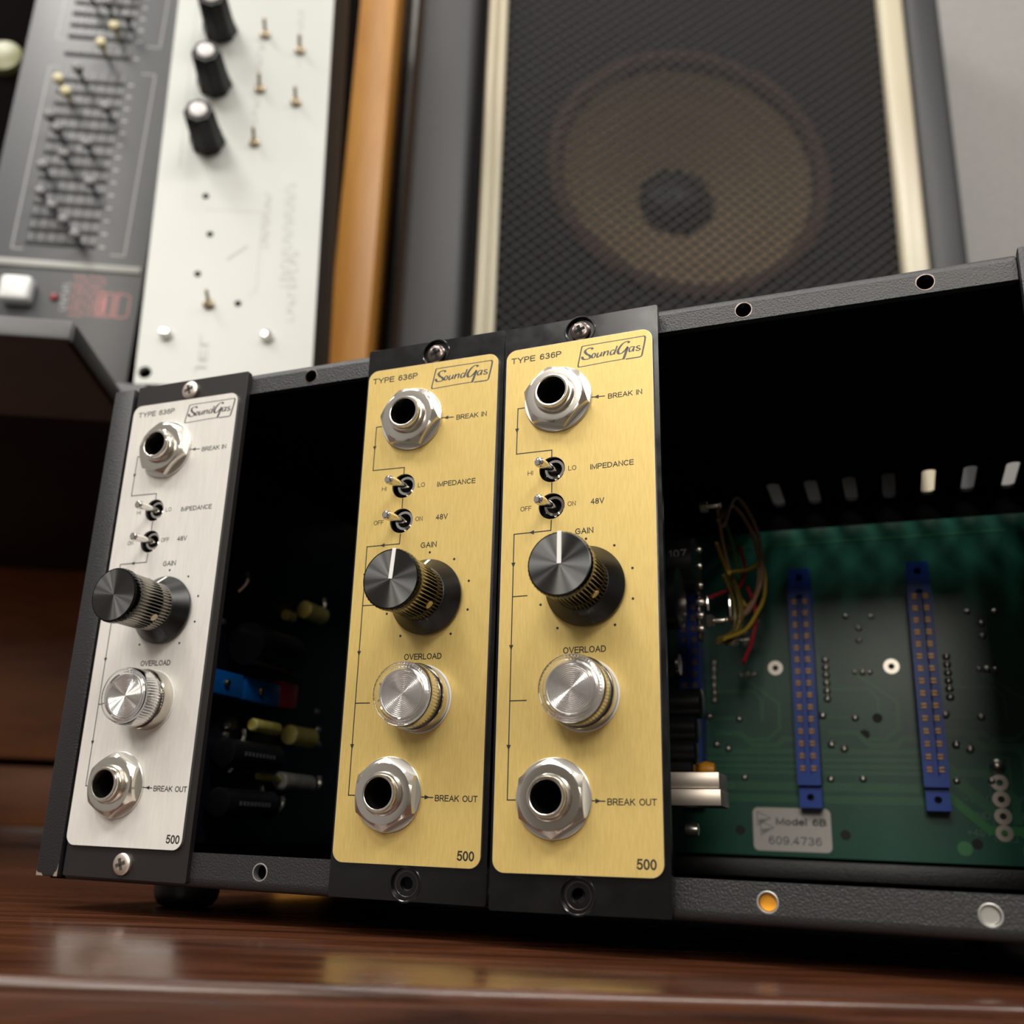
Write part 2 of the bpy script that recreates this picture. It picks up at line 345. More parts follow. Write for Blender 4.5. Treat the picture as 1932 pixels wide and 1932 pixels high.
# ================================================================== SETTING
for nm, bx_ in (('floor', (-3000, 3000, -2600, 660, -760, -740)), ('wall_front', (-3000, 3000, -2620, -2600, -740, 1500))):
    bm = B(); box(bm, *bx_); o = obj(nm, bm, mat(nm + '_paint', (.10, .085, .07) if nm == 'floor' else (.34, .30, .26), .8, bump=.2, scale=40)); o.rotation_euler = (0, 0, TH); o['kind'] = 'structure'
# wall behind everything (furniture frame)
def fobj(name, bm, m, **k):
    o = obj(name, bm, m, **k); o.rotation_euler = (0, 0, TH); o.location.z = LIFT * S; return o
o = fobj('wall_back', box(B(), -900, 1500, 640, 660, -300, 1800), wall_m); o['kind'] = 'structure'

# ---- table / shelf
tb = thing('wooden_table', 'dark brown varnished wooden table top with worn front edge under the rack', 'table', (100, 200, -8), F=True)
TO = (100, 200, -8)
bm = B(); box(bm, -700, 900, -108, 560, -34, -8, bev=1.6, seg=3); obj('table_top', bm, table_m, tb, off=TO)
bm = B(); box(bm, -700, 900, -104, -78, -110, -34.5, bev=1.0); obj('apron', bm, table_edge, tb, off=TO)
bm = B(); box(bm, -700, 900, -109.6, -108.05, -33, -10.2, bev=.7); obj('edge_lipping', bm, table_edge, tb, off=TO, label='scratched reddish edge strip')

# ---- low back board of the compartment behind the table, left
bb = thing('panelled_back_board', 'brown wooden back board with a dark groove left of the rack', 'panel', (-250, 570, -8), F=True)
BO = (-250, 570, -8)
bm = B(); box(bm, -640, 40, 560, 575, -8, 6, bev=1); obj('bottom_rail', bm, table_m, bb, off=BO)
bm = B(); box(bm, -640, 40, 563, 575, 6.2, 52, bev=1.2); obj('lower_board', bm, back_m, bb, off=BO)
bm = B(); box(bm, -640, 40, 563, 575, 58, 225, bev=1.2); obj('upper_board', bm, back_m, bb, off=BO)
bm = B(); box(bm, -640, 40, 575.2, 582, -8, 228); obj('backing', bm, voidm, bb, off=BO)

# ---- black rack case that holds the vertical gear, upper left
rc = thing('equipment_case', 'black open case holding the upright gear above the table, upper left', 'case', (-180, 400, 212), F=True)
RO = (-180, 400, 212)
bm = B(); box(bm, -420, -60, 196, 560, 212, 218, bev=1.5); obj('shelf_board', bm, case_k, rc, off=RO)
bm = B(); box(bm, -420, -60, 190, 195.8, 208, 221, bev=1.2); obj('front_rail', bm, bracket_m, rc, off=RO)
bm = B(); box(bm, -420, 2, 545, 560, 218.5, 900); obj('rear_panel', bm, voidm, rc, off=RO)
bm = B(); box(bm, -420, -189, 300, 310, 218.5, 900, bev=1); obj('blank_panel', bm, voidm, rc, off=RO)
bm = B(); lathe(bm, [(0, 6), (6, 6), (11.6, 5), (12.8, 2), (13, 0)], (-221, 502, -299.8), '-y'); obj('round_dial', bm, dial_m, rc, off=RO, label='pale yellow-green round knob')

# ---- graphic equaliser, standing on end
eq = thing('graphic_equalizer', 'charcoal graphic equaliser standing on end with rows of small sliders', 'equalizer', (-140, 290, 218.6), F=True)
EO = (-140, 290, 218.6); YE = 255
bm = B(); box(bm, -187, -92, YE, YE + 3, 218.6, 700, bev=.6); obj('front_panel', bm, eq_m, eq, off=EO)
bm = B(); box(bm, -184, -95, YE + 3.2, 440, 222, 690); obj('chassis', bm, case_k, eq, off=EO)
bm = B(); box(bm, -186, -94, YE - 1.2, YE - .05, 319.6, 324.2, bev=.3); obj('divider_strip', bm, eq_strip, eq, off=EO)
bm = B()
y0 = -YE
for (xa, xb, za, zb) in ((-169.8, -105, 331.5, 462), (-169.2, -105, 483, 640)):
    line(bm, [(xa + 6, za), (xa, za), (xa, zb), (xa + 6, zb)], .7, y0); line(bm, [(xb - 8, zb), (xb, zb), (xb, za), (xb - 8, za)], .7, y0)
obj('printed_bracket', bm, eq_line, eq, off=EO, smooth=0)
rowz = [336 + 8.95 * i for i in range(14)] + [463.5 + 8.95] + [486 + 8.95 * i for i in range(14)]
slot_bm = B(); box(slot_bm, -20, 20, -.5, -.1, -1.3, 1.3, bev=.35, seg=1); slot0 = None
tick_bm = B()
for i in range(7): box(tick_bm, -18.3 + i * 6.1, -17.8 + i * 6.1, -.25, -.05, 1.5, 7.4)
box(tick_bm, 22.5, 25.5, -.25, -.05, -.8, .8); tick0 = None
cap_bm = B(); lathe(cap_bm, [(0, 14), (1.8, 13.9), (3.0, 13.1), (3.3, 11), (2.4, 8.4), (1.3, 8), (1.1, .6)], (0, 0, 0), '-y', 20); cap0 = None
capd = [(446, 1345), (395, 1262), (330, 1180), (272, 1078), (515, 1022), (295, 935), (392, 872), (485, 795), (350, 700), (287, 635), (588, 572), (392, 490), (335, 415), (420, 345), (513, 295), (612, 148), (700, 78), (640, 8)]
CFx, CFy, CFz = 88.685, -267.973, 13.971
slider_x = [12, 4, -4, -12, 15, -14, -3, 9, -10, -16, 16, -9, -15, -5, 6, 12, 18, 5, -8, 2, 10, -12, 0, 8, -6, 14, -10, 3, 9]
for i, z in enumerate(rowz):
    if slot0 is None: slot0 = obj('slider_slot', slot_bm, eq_slot, eq, loc=(-142.5 - EO[0], YE - EO[1], z - EO[2])); tick0 = obj('scale_marks', tick_bm, eq_line, eq, loc=(-142.5 - EO[0], YE - EO[1], z - EO[2]), smooth=0)
    else:
        dup(slot0, eq, (-142.5 - EO[0], YE - EO[1], z - EO[2])); dup(tick0, eq, (-142.5 - EO[0], YE - EO[1], z - EO[2]))
    L_ = (-142.5 + slider_x[i] - EO[0], YE - EO[1], z - EO[2])
    if cap0 is None: cap0 = obj('slider', cap_bm, eq_cap, eq, loc=L_)
    else:
        c = dup(cap0, eq, L_)
        if i in (11, 12, 14, 15):
            if 'cy' not in globals(): cy = c.data.copy(); cy.materials.clear(); cy.materials.append(eq_cap_y)
            c.data = cy; c['label'] = 'cream slider cap'
bm = B(); box(bm, -168.5, -151, YE - 9, YE - .1, 293.5, 309.5, bev=2.6, seg=3); obj('push_button', bm, btn_w, eq, off=EO, label='white square push button')
bm = B(); lathe(bm, [(0, 2.4), (1.6, 2), (2.3, .8), (2.4, .05)], (-140, 300.8, -YE), '-y', 20); obj('indicator_lamp', bm, red_led, eq, off=EO, label='small dark red lamp')
bm = B()   # square emblem of nested arches
for k in range(4):
    a = 1.9 * k; line(bm, [(-107.5 + a * .6, 291), (-107.5 + a * .6, 304 + a * .4), (-106.5 + a * .6, 305 + a * .4)], .55, y0)
line(bm, [(-108.6, 291.2), (-115.2, 291.2), (-115.2, 306), (-108.6, 306)], 1.0, y0 + .03); line(bm, [(-111.8, 294), (-111.8, 303)], 2.4, y0 + .03)
line(bm, [(-107.6, 291), (-99, 291), (-97.6, 292.4), (-97.6, 304.6), (-99, 306), (-107.6, 306)], .7, y0)
obj('emblem', bm, logo_pink, eq, off=EO, smooth=0)
for x_, t_, h_ in ((-118.0, 'PROFESSIONAL', 3.6), (-123.5, 'EQUALIZER', 6.2), (-130.5, 'SERIES', 3.0)):
    pass
def blob_letters(parent, off, zc0, zc1, x, h, y, m, n, name):
    bm = B(); step = (zc1 - zc0) / n
    for k in range(n):
        za = zc0 + k * step; pts = [(x - h / 2, za + step * .15), (x + h / 2, za + step * .15)]
        line(bm, pts, .6, y); line(bm, [(x - h / 2 if k % 2 else x + h / 2, za + step * .15), (x - h / 2 if k % 2 else x + h / 2, za + step * .75)], .6, y)
        if k % 3: line(bm, [(x, za + step * .15), (x, za + step * .7)], .6, y)
    return obj(name, bm, m, parent, off=off, smooth=0)
blob_letters(eq, EO, 291, 318, -117.5, 7.5, y0, logo_pink, 8, 'rotated_lettering')
blob_letters(eq, EO, 290, 318, -127, 7.5, y0, logo_pink, 8, 'rotated_lettering')
blob_letters(eq, EO, 293, 312, -134.6, 3.2, y0, eq_line, 7, 'rotated_lettering')
# protruding steel bracket below
br = thing('steel_bracket', 'black steel bracket jutting forward below the equaliser', 'bracket', (-130, 170, 200), F=True)
KO = (-130, 170, 200)
bm = B(); box(bm, -240, -64.2, 102, 106, 198.5, 207.5, bev=1); obj('front_bar', bm, bracket_m, br, off=KO)
bm = B(); box(bm, -67, -64.2, 106.2, 189.6, 199, 207.5, bev=.5); obj('side_arm', bm, case_k, br, off=KO)
bm = B(); box(bm, -240, -67.2, 106.2, 189.6, 199.5, 202, bev=.5); obj('underside_plate', bm, bracket_m, br, off=KO)

# ---- pale silver unit, leaning slightly
ROTW = math.radians(-2.2)
un = thing('silver_rack_unit', 'pale silver rack unit standing on end with black knobs and tiny toggles', 'rack unit', (-24, 215, 226), F=True)
un.rotation_euler = (Matrix.Rotation(TH, 3, 'Z') @ Matrix.Rotation(ROTW, 3, 'Y')).to_euler()
un.location = Vector((0, 0, 0)); 
_px = -25.0
ubase = Vector((_px, 200, 227))
un.location = Vector((ubase.x * CT - ubase.y * ST, ubase.x * ST + ubase.y * CT, ubase.z + LIFT)) * S
def U(x, z):   # furniture-frame panel position -> unit-local
    dx, dz = x - ubase.x, z - ubase.z; c, s = math.cos(-ROTW), math.sin(-ROTW)
    return (dx * c + dz * s, -dx * s + dz * c)
UH = 483
bm = B(); holes = [circ(-39.5, 6.5, 3.4, 18), circ(37.0, 6.5, 3.4, 18)]
for u_ in ((-47.3, 338.5), (-42.2, 315.1), (-45.6, 290.6), (-22.8, 274.8)): holes.append(circ(*U(*u_), 1.9, 14))
plate(bm, rrect(-44.4, 0, 44.4, UH, 1), holes, 0, 3.2, '+y'); obj('front_panel', bm, silver_p, un)
bm = B(); box(bm, -41, 41, 4.5, 110, 14, UH - 5); obj('chassis', bm, case_k, un)
KNB = ((-52.6, 449.5), (-51.2, 412.0), (-50.4, 373.5)); kb = B(); n8 = 8
lathe(kb, [(0, 25), (6.6, 25), (7.8, 23), (8.4, 6), (9.2, 3), (9.4, .1)], (0, 0, 0), '-y', 48, rad=lambda t, r, h: r * (1 + .05 * math.cos(8 * t)))
k0 = None
for u_ in KNB:
    a, b_ = U(*u_)
    if k0 is None:
        k0 = obj('knob', kb, knob_pl, un, loc=(a, 0, b_))
        bm = B(); lathe(bm, [(4.4, 25.05), (4.4, 25.7), (3.8, 26.0), (0, 26.1)], (0, 0, 0), '-y', 32); obj('cap_disc', bm, mat('white_cap', (.78, .74, .74), .3), k0, label='whitish cap disc')
    else: dup(k0, un, (a, 0, b_))
tg = B(); lathe(tg, [(3.0, .05), (3.0, 1.2), (2.2, 1.6), (1.6, 2.0), (0, 2.0)], (0, 0, 0), '-y', 16)
tube(tg, [(0, -1.5, 0), (.2, -5, 1.4), (.4, -9.5, 3.0)], 1.0, 8); t0 = None
for u_ in ((-26.9, 449), (-6.3, 440), (-25.9, 411), (-5.2, 404), (-25.1, 375), (-37.6, 273)):
    a, b_ = U(*u_)
    if t0 is None: t0 = obj('toggle', tg, toggle_m, un, loc=(a, 0, b_))
    else: dup(t0, un, (a, 0, b_))
sc = B(); lathe(sc, [(0, 4.2), (2.2, 4.0), (3.2, 2.2), (3.3, .05)], (0, 0, 0), '-y', 20); s0 = None
for u_ in ((-57.0, 254), (-5.5, 256.5)):
    a, b_ = U(*u_)
    if s0 is None: s0 = obj('panel_screw', sc, chrome, un, loc=(a, 0, b_))
    else: dup(s0, un, (a, 0, b_))
for (u_, ln, h_, n_) in (((-2.5, 352), -66, 4.2, 17), ((-1.5, 268), -0, 0, 0), ((3.5, 310), -44, 3.4, 9), ((-14, 345), -36, 2.8, 10), ((-29, 448), -60, 2.6, 12), ((-8, 470), -30, 2.4, 8)):
    if n_:
        a, b_ = U(*u_); blob_letters(un, (0, 0, 0), b_ + ln, b_, a, h_, 0.0, faint, n_, 'faint_lettering')
bm = B(); a, b_ = U(-50, 366); line(bm, [(a - 8, b_ + 120), (a - 14, b_ + 110), (a - 14, b_ - 10)], .5, 0)
a, b_ = U(-50, 330); line(bm, [(a + 4, b_), (a + 34, b_), (a + 34, b_ - 48), (a + 30, b_ - 52)], .4, 0); line(bm, [(a + 18, b_ - 30), (a + 27, b_ - 22)], 1.2, 0)
obj('printed_outline', bm, faint, un, smooth=0)
text('JEL', 232 - 227 + 2, 244 - 227 + 12, -12, 6, 0.03, faint, un, name='rotated_lettering', rot=1)

# ---- honey wooden board
ob = thing('wooden_upright', 'honey orange upright wooden board between silver unit and speaker cabinet', 'board', (18, 420, -8), F=True)
bm = B(); box(bm, 4.6, 32.4, 352, 556, -8, 900, bev=1.2); obj('board', bm, orange_w, ob, off=(18, 420, -8))

# ---- speaker cabinet
sp = thing('speaker_cabinet', 'black speaker cabinet with diamond mesh grille and cream beading, upper right', 'speaker', (275, 480, -8), F=True)
SO = (275, 480, -8)
X0, X1 = 106.5, 470
bm = B(); box(bm, 46, X0 - 8, 392, 620, -8, 1000, bev=9, seg=4); obj('cabinet_side', bm, tolex, sp, off=SO)
bm = B(); box(bm, X1 + .5, 503, 392, 620, -8, 1000, bev=9, seg=4); obj('cabinet_side', bm, tolex, sp, off=SO)
bm = B(); box(bm, X0 - 7.8, X1 + .3, 470, 618, 150, 1000); obj('baffle_box', bm, baffle_m, sp, off=SO)
bm = B(); box(bm, X0 - 7.8, X0 - .4, 425, 469.8, -8, 1000); obj('shadow_gap', bm, baffle_m, sp, off=SO)
bm = B(); box(bm, X0 - 7.8, X1 + .3, 398, 618, -8, 149); obj('lower_panel', bm, tolex, sp, off=SO)
# beading
def bead(x0, x1):
    bm = B(); n = 10; prof = []
    mid = (x0 + x1) / 2
    for (a, b_) in ((x0, mid - .9), (mid + .9, x1)):
        for i in range(n + 1):
            t = math.pi * i / n; prof.append(((a + b_) / 2 - (b_ - a) / 2 * math.cos(t), 400 - 5.5 * math.sin(t) ** .7))
    vs0 = [bm.verts.new((x, y, 150)) for x, y in prof] + [bm.verts.new((x1, 408, 150)), bm.verts.new((x0, 408, 150))]
    vs1 = [bm.verts.new((v.co.x, v.co.y, 1000)) for v in vs0]
    for i in range(len(vs0)):
        j = (i + 1) % len(vs0); bm.faces.new((vs0[i], vs0[j], vs1[j], vs1[i]))
    bm.faces.new(vs0); bm.faces.new(vs1); return bm
obj('cream_beading', bead(X0, X0 + 16), cream, sp, off=SO); 
bm = B(); box(bm, 448.5, 470, 395, 408, 150, 1000, bev=4.5, seg=4); obj('cream_beading', bm, cream, sp, off=SO)
# grille mesh
gx0, gx1, gz0, gz1 = X0 + 16.2, 448.3, 330, 860
bm = B(); pitch = 11.4; wr = 1.5
def bar(bm, p, q, y, r, t):
    d = (Vector(q) - Vector(p)); 
    if d.length < 2: return
    d.normalize(); n = Vector((-d.y, d.x)); ring = []
    for e in (Vector(p), Vector(q)):
        ring.append([bm.verts.new((e.x + n.x * r * c, y - t * s_, e.y + n.y * r * c)) for c, s_ in ((-1, 0), (-.5, .8), (.5, .8), (1, 0), (0, -.8))])
    for k in range(5): bm.faces.new((ring[0][k], ring[0][(k + 1) % 5], ring[1][(k + 1) % 5], ring[1][k]))
W_, H_ = gx1 - gx0, gz1 - gz0; k = -H_
GA = math.tan(math.radians(41))
while k < W_ + H_:
    for sgn in (1, -1):
        pts = []
        # line x = gx0 + k + sgn*(z-gz0)/GA style
        for t in (0, 1):
            z = gz0 + t * H_; x = gx0 + k + (z - gz0) / GA if sgn > 0 else gx0 + W_ - k - (z - gz0) / GA
            pts.append((x, z))
        (xa, za), (xb, zb) = pts
        # clip in x
        def clipx(xa, za, xb, zb):
            if max(xa, xb) <= gx0 or min(xa, xb) >= gx1: return None
            res = []
            for (x, z, x2, z2) in ((xa, za, xb, zb), (xb, zb, xa, za)):
                if x < gx0: t = (gx0 - x) / (x2 - x); x, z = gx0, z + (z2 - z) * t
                if x > gx1: t = (gx1 - x) / (x2 - x); x, z = gx1, z + (z2 - z) * t
                res.append((x, z))
            return res
        c = clipx(xa, za, xb, zb)
        if c: bar(bm, c[0], c[1], 404 + (0 if sgn > 0 else .25), wr, 1.3)
    k += pitch
obj('grille_mesh', bm, grille_m, sp, off=SO, smooth=60, kind='stuff')
# driver
DCX, DCZ = 281.5, 552
dr = obj('speaker_cone', lathe(B(), [(112, -2), (104, 8), (34, 46)], (DCX, DCZ, 418), '+y', 72), cone_m, sp, off=SO)
obj('surround_ring', lathe(B(), [(122, 2), (120, -2), (114, -4), (108, 0), (106, 6), (108, 8), (122, 5)], (DCX, DCZ, 418), '+y', 72), surround_m, dr, off=SO)
obj('dust_cap', lathe(B(), [(0, 30), (14, 32), (26, 38), (34, 47), (35, 50)], (DCX, DCZ, 418), '+y', 48), dust_m, dr, off=SO)
bm = B(); plate(bm, [(X0 + 4, 332), (X1 - 4, 332), (X1 - 4, 900), (X0 + 4, 900)], [circ(DCX, DCZ, 118, 48)], 421, 430, '+y'); obj('baffle_board', bm, baffle_m, sp, off=SO)

# ================================================================== CHASSIS
ch = thing('module_rack', 'black powder-coated six-slot module rack on rubber feet', 'rack', (115, 75, -8))
CO = (115, 75, -8)
YF = 1.75; XL, XR, ZT = -9.3, 252.0, 134.0; DY = 158
def C(name, bm, m, parent=ch, **k): return obj(name, bm, m, parent, off=CO, **k)
bm = B(); box(bm, XL, -2.0, .4, 3.0, -.2, ZT, bev=.6)
C('left_flange', bm, powder)
bm = B(); box(bm, XL, XL + 1.6, 3.05, DY, 0, ZT - .6, bev=.3); C('left_side_wall', bm, powder)
bm = B(); box(bm, XR - 1.6, XR, 3.05, DY, 0, ZT - .6, bev=.3); C('right_side_wall', bm, powder)
bm = B(); box(bm, 227.2, XR, 0, 3.0, -.2, ZT, bev=.6); C('right_flange', bm, powder)
bm = B(); poly(bm, [(-2.05, -.1), (-3.3, -.1), (-2.9, .8), (-2.3, 1.4), (-2.05, 3.2)], -.38); poly(bm, [(-8.9, -.1), (-8.9, 1.0), (-8.3, .6), (-7.2, .5), (-6.6, -.1)], -.38); C('chipped_paint', bm, corner_m, kind='stuff')
def flange(z0, z1, zh, name, top):
    bm = B(); holes = [circ(s * 38.1 + 19.0, zh, 1.75, 20) for s in range(6)]
    plate(bm, [(-1.2, z0), (227.0, z0), (227.0, z1), (-1.2, z1)], holes, -YF, -(YF + 2.0), '-y')
    o = C(name, bm, powder)
    return o
flange(127.3, 131.6, 129.9, 'top_flange', True)
flange(1.4, 7.2, 3.6, 'bottom_flange', False)
# bent edges joining flange and plates
def bend(zc, sgn, name):
    bm = B(); prof = []
    for i in range(7):
        t = math.pi / 2 * i / 6; prof.append((YF + 2.2 - 2.2 * math.cos(t), zc + sgn * 2.2 * math.sin(t)))
    prof2 = [(YF + 2.2 - .6 * math.cos(math.pi / 2 * (6 - i) / 6), zc + sgn * .6 * math.sin(math.pi / 2 * (6 - i) / 6)) for i in range(7)]
    P_ = prof + prof2; a = [bm.verts.new((-1.2, y, z)) for y, z in P_]; b = [bm.verts.new((227.0, y, z)) for y, z in P_]
    for i in range(len(a)): j = (i + 1) % len(a); bm.faces.new((a[i], a[j], b[j], b[i]))
    bm.faces.new(a); bm.faces.new(b); C(name, bm, powder)
bend(131.6, 1, 'top_bend'); bend(1.4, -1, 'bottom_bend')
# scuffed silver rims round the lower screw holes
rim = None
for s in (1, 4, 5):
    for zz, r_ in ((3.6, 1.0), (129.9, .6)):
        bm = B(); lathe(bm, [(1.74, .02), (1.85 + .1 * r_, .06), (1.95 + .12 * r_, .02), (1.74, -1.8), (1.70, -1.8), (1.70, .02)], (s * 38.1 + 19.0, zz, -YF), '-y', 24)
        C('worn_hole_rim', bm, edge_al if zz < 50 else screw_blk)
bm = B(); lathe(bm, [(0, -1.2), (1.6, -1.2), (1.6, -1.9), (0, -1.9)], (4 * 38.1 + 19.0, 3.6, -YF), '-y', 20); C('orange_insert', bm, orange_c, label='orange plug seen in a lower screw hole')
bm = B(); lathe(bm, [(0, -1.2), (1.6, -1.2), (1.6, -1.9), (0, -1.9)], (5 * 38.1 + 19.0, 3.6, -YF), '-y', 20); C('silver_insert', bm, washer_m)
# top plate with vents
bm = B(); vents = []
for i in range(19):
    cx = 2.0 + i * 12.5 + 11.0 - 1.5 * 0
    vents.append(cx)
vents = [163.0 + 12.42 * k for k in range(7)] + [163.0 - 12.42 * k for k in range(9, 13)]
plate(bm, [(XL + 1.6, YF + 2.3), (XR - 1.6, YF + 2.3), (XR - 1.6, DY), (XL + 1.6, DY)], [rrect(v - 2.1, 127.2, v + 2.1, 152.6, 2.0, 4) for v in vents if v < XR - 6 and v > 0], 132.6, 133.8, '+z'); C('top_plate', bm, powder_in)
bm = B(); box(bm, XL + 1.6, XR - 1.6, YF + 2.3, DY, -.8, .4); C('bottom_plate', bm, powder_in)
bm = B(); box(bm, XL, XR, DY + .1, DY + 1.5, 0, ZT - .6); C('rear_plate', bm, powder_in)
bm = B(); box(bm, 60, XR - 3, 141, 150, 4, 9.6, bev=.4); C('board_rail', bm, powder)
foot = None
for (x, y) in ((12, 34), (219, 34), (12, 140), (219, 140)):
    L_ = (x - CO[0], y - CO[1], 0)
    if foot is None:
        bm = B(); lathe(bm, [(0, 0), (5.4, 0), (7.2, .7), (8.3, 2.2), (8.7, 4.0), (8.7, 7.0), (8.2, 7.15), (0, 7.15)], (0, 0, 0), '+z', 36); foot = obj('rubber_foot', bm, rubber, ch, loc=L_)
    else: dup(foot, ch, L_)

# ---- backplane
YB = 149.5
bp_ = C('backplane_board', box(B(), -4, XR - 4, YB, YB + 1.6, 10.5, 122.5, bev=.2, seg=1), pcb_g)
TRN = [0]
def tr(pts, wd=1.2, name='copper_trace', m=trace_m):
    TRN[0] += 1; bm = B(); ribbon(bm, pts, wd, -YB + .02 + .006 * TRN[0], '-y'); return C(name, bm, m, bp_, smooth=0)
for z, wd in ((44.5, 1.6), (41.8, 1.2), (39.6, 1.2), (37.6, 1.2), (33.0, 2.6), (29.0, 2.4)): tr([(100, z), (208 if z > 34 else 206, z)], wd)
for k in (-1, 0, 1):
    d = 37.7 * k
    tr([(175.5 + d, 65), (189 + d, 65), (191.5 + d, 61.5), (191.5 + d, 55)], .9)
    tr([(184.5 + d, 70.5), (197.3 + d, 60.5), (197 + d, 52), (193 + d, 48.5), (187 + d, 48.5)], 1.2)
    tr([(175 + d, 55.6), (184 + d, 55.6)], .9)
    tr([(176 + d, 50.5), (184 + d, 50.5), (188 + d, 46.5), (196 + d, 46.5), (198 + d, 48.5), (204 + d, 48.5)], 1.8)
tr([(207, 44), (213, 38), (221, 38), (229, 30), (229, 24)], 2.4); tr([(208, 40), (222, 27)], 3.0); tr([(210, 31), (221, 20.8), (240, 20.8)], 2.6, m=mat('bright_trace', (.04, .22, .07), .35)); tr([(209, 50.5), (217, 50.5), (222, 46.0), (231, 46.0), (233, 43), (233, 20)], 2.2)
tr([(100, 117), (235, 117)], .7)
pad = B(); lathe(pad, [(0, .9), (.6, .8), (1.15, .3), (1.35, .02)], (0, 0, 0), '-y', 16); pad0 = None
def addpad(x, z, sc=1.0):
    global pad0
    L_ = (x - CO[0], YB - .05 - CO[1], z - CO[2])
    if pad0 is None: pad0 = obj('solder_joint', pad, solder, bp_, loc=L_); o = pad0
    else: o = dup(pad0, bp_, L_)
    o.scale = (sc, sc, sc); return o
for k in (-1, 0, 1):
    d = 37.9 * k
    for i in range(6): addpad(175.5 + d, 75.1 - 2.65 * i, .95)
    for (x, z, s_) in ((184.8, 70.7, .7), (187.2, 70.7, .9), (189.5, 70.6, .7), (183, 89.9, .7), (191.2, 89.6, .7), (187, 85.7, .8), (186.8, 81.5, .8), (173.6, 56.3, 1), (183.9, 55.4, .9), (175.9, 46.7, 1), (179.8, 45.3, 1), (175, 35.5, .9), (185, 35.7, .9)):
        if x + d < 234: addpad(x + d, z, s_)
ring = B(); lathe(ring, [(2.5, .02), (2.5, .25), (1.0, .25), (1.0, .02)], (0, 0, 0), '-y', 24); hol = B(); lathe(hol, [(0, .10), (1.0, .10), (1.0, .02)], (0, 0, 0), '-y', 16)
r0 = None
for (x, z) in ((158.9, 72.8), (196.4, 72.4), (121.3, 73.0), (225.0, 35.2), (225.0, 30.2), (225.0, 25.1), (224.9, 20.1)):
    L_ = (x - CO[0], YB - CO[1], z - CO[2])
    if r0 is None:
        r0 = obj('ring_pad', ring, solder, bp_, loc=L_); h0 = obj('pad_hole', hol, dark_via, bp_, loc=L_)
    else: dup(r0, bp_, L_); dup(h0, bp_, L_)
addpad(225.0, 40.2, 1.8)
bm = B()
for (x, z) in ((190.8, 55.4), (217.0, 16.6), (178.5, 18), (145, 18.5), (186.5, 50.0)): lathe(bm, [(0, .1), (1.6, .1), (1.6, .02)], (x, z, -YB), '-y', 18)
C('via_hole', bm, dark_via, bp_)
bm = B(); lathe(bm, [(0, .12), (2.2, .12), (2.2, .02)], (213.4, 15.2, -YB), '-y', 20); C('test_pad', bm, mat('light_green_pad', (.06, .26, .10), .4), bp_)
bm = B(); line(bm, [(222.2, 43), (228.2, 43), (228.2, 17.6), (222.2, 17.6), (222.2, 43)], .18, -YB + .05); C('silkscreen_outline', bm, silk, bp_, smooth=0)
for s_, xa, xb, z in (('-16V', 214.5, 221.5, 30.2), ('GND', 215.5, 221.5, 25.1), ('+48V', 214.5, 221.5, 20.1), ('VIO', 229, 234.5, 30.2), ('GRN', 229, 235, 25.1), ('BLU', 229, 235, 20.1), ('R1', 229.5, 234, 15.0), ('R12', 210.8, 215.4, 35.2), ('R14', 176.5, 181.5, 33.2), ('R13', 138.5, 143.5, 33.2)):
    stext(s_, xa, xb, z, 2.2, -YB + .06, silk, bp_, 'silkscreen_text', off=CO, wt=.13)
# sticker
st = C('serial_sticker', plate(B(), rrect(149.3, 12.2, 174.2, 26.0, 1.8), [], -YB + .05, -YB + .18, '-y'), sticker_m, bp_, label='white rounded serial number sticker')
bm = B(); 
for a, b_ in ((150.8, 24.6), (151.8, 21.6)): line(bm, [(a, b_), (a + 4.2, b_ - 2.0), (a, b_ - 4.4), (a, b_)], .3, -YB + .2); poly(bm, [(a + .2, b_ - 2.6), (a + 3.6, b_ - 2.1), (a + .6, b_ - 3.9)], -YB + .21)
C('sticker_emblem', bm, mat('sticker_grey', (.3, .3, .3), .5), bp_, smooth=0)
stext('Model 6B', 156.8, 172.8, 21.6, 2.3, -YB + .21, sticker_ink, bp_, 'sticker_text', off=CO, wt=.2)
stext('609.4736', 154.2, 171, 15.6, 2.6, -YB + .21, sticker_ink, bp_, 'sticker_text', off=CO, wt=.13)
# edge connectors
con0 = None
for s in range(6):
    cx = 168.8 + (s - 4) * 38.0
    if cx < 0: continue
    L_ = (cx - CO[0], YB - CO[1], -CO[2])
    if con0 is None:
        bm = B(); hol_ = [rrect(-1.1, 36.2, 1.1, 96.2, .5, 3)]
        plate(bm, rrect(-3.7, 33, 3.7, 99.2, .5, 3), hol_, 1, 9, '-y')
        plate(bm, rrect(-3.5, 26, 3.5, 32.6, .4, 3), [circ(0, 29.3, 1.15, 16)], .1, 6.5, '-y')
        plate(bm, rrect(-3.5, 99.6, 3.5, 106.2, .4, 3), [circ(0, 103, 1.15, 16)], .1, 6.5, '-y')
        box(bm, -3.3, 3.3, -6, -.1, 31, 101)
        con0 = obj('edge_connector', bm, blue_pl, ch, loc=L_); pin0 = None
        for i in range(15):
            for sx in (-1, 1):
                z = 38.3 + 3.96 * i
                if pin0 is None:
                    pb = B(); box(pb, -.85, .85, -.5, -.02, -.35, .35, bev=.12, seg=1); box(pb, -.85, .85, -.5, -.02, .65, 1.35, bev=.12, seg=1); pin0 = obj('contact', pb, contact, con0, loc=(sx * 1.75, -9, z - .5))
                else: dup(pin0, con0, (sx * 1.75, -9, z - .5))
    else: dup(con0, ch, L_)

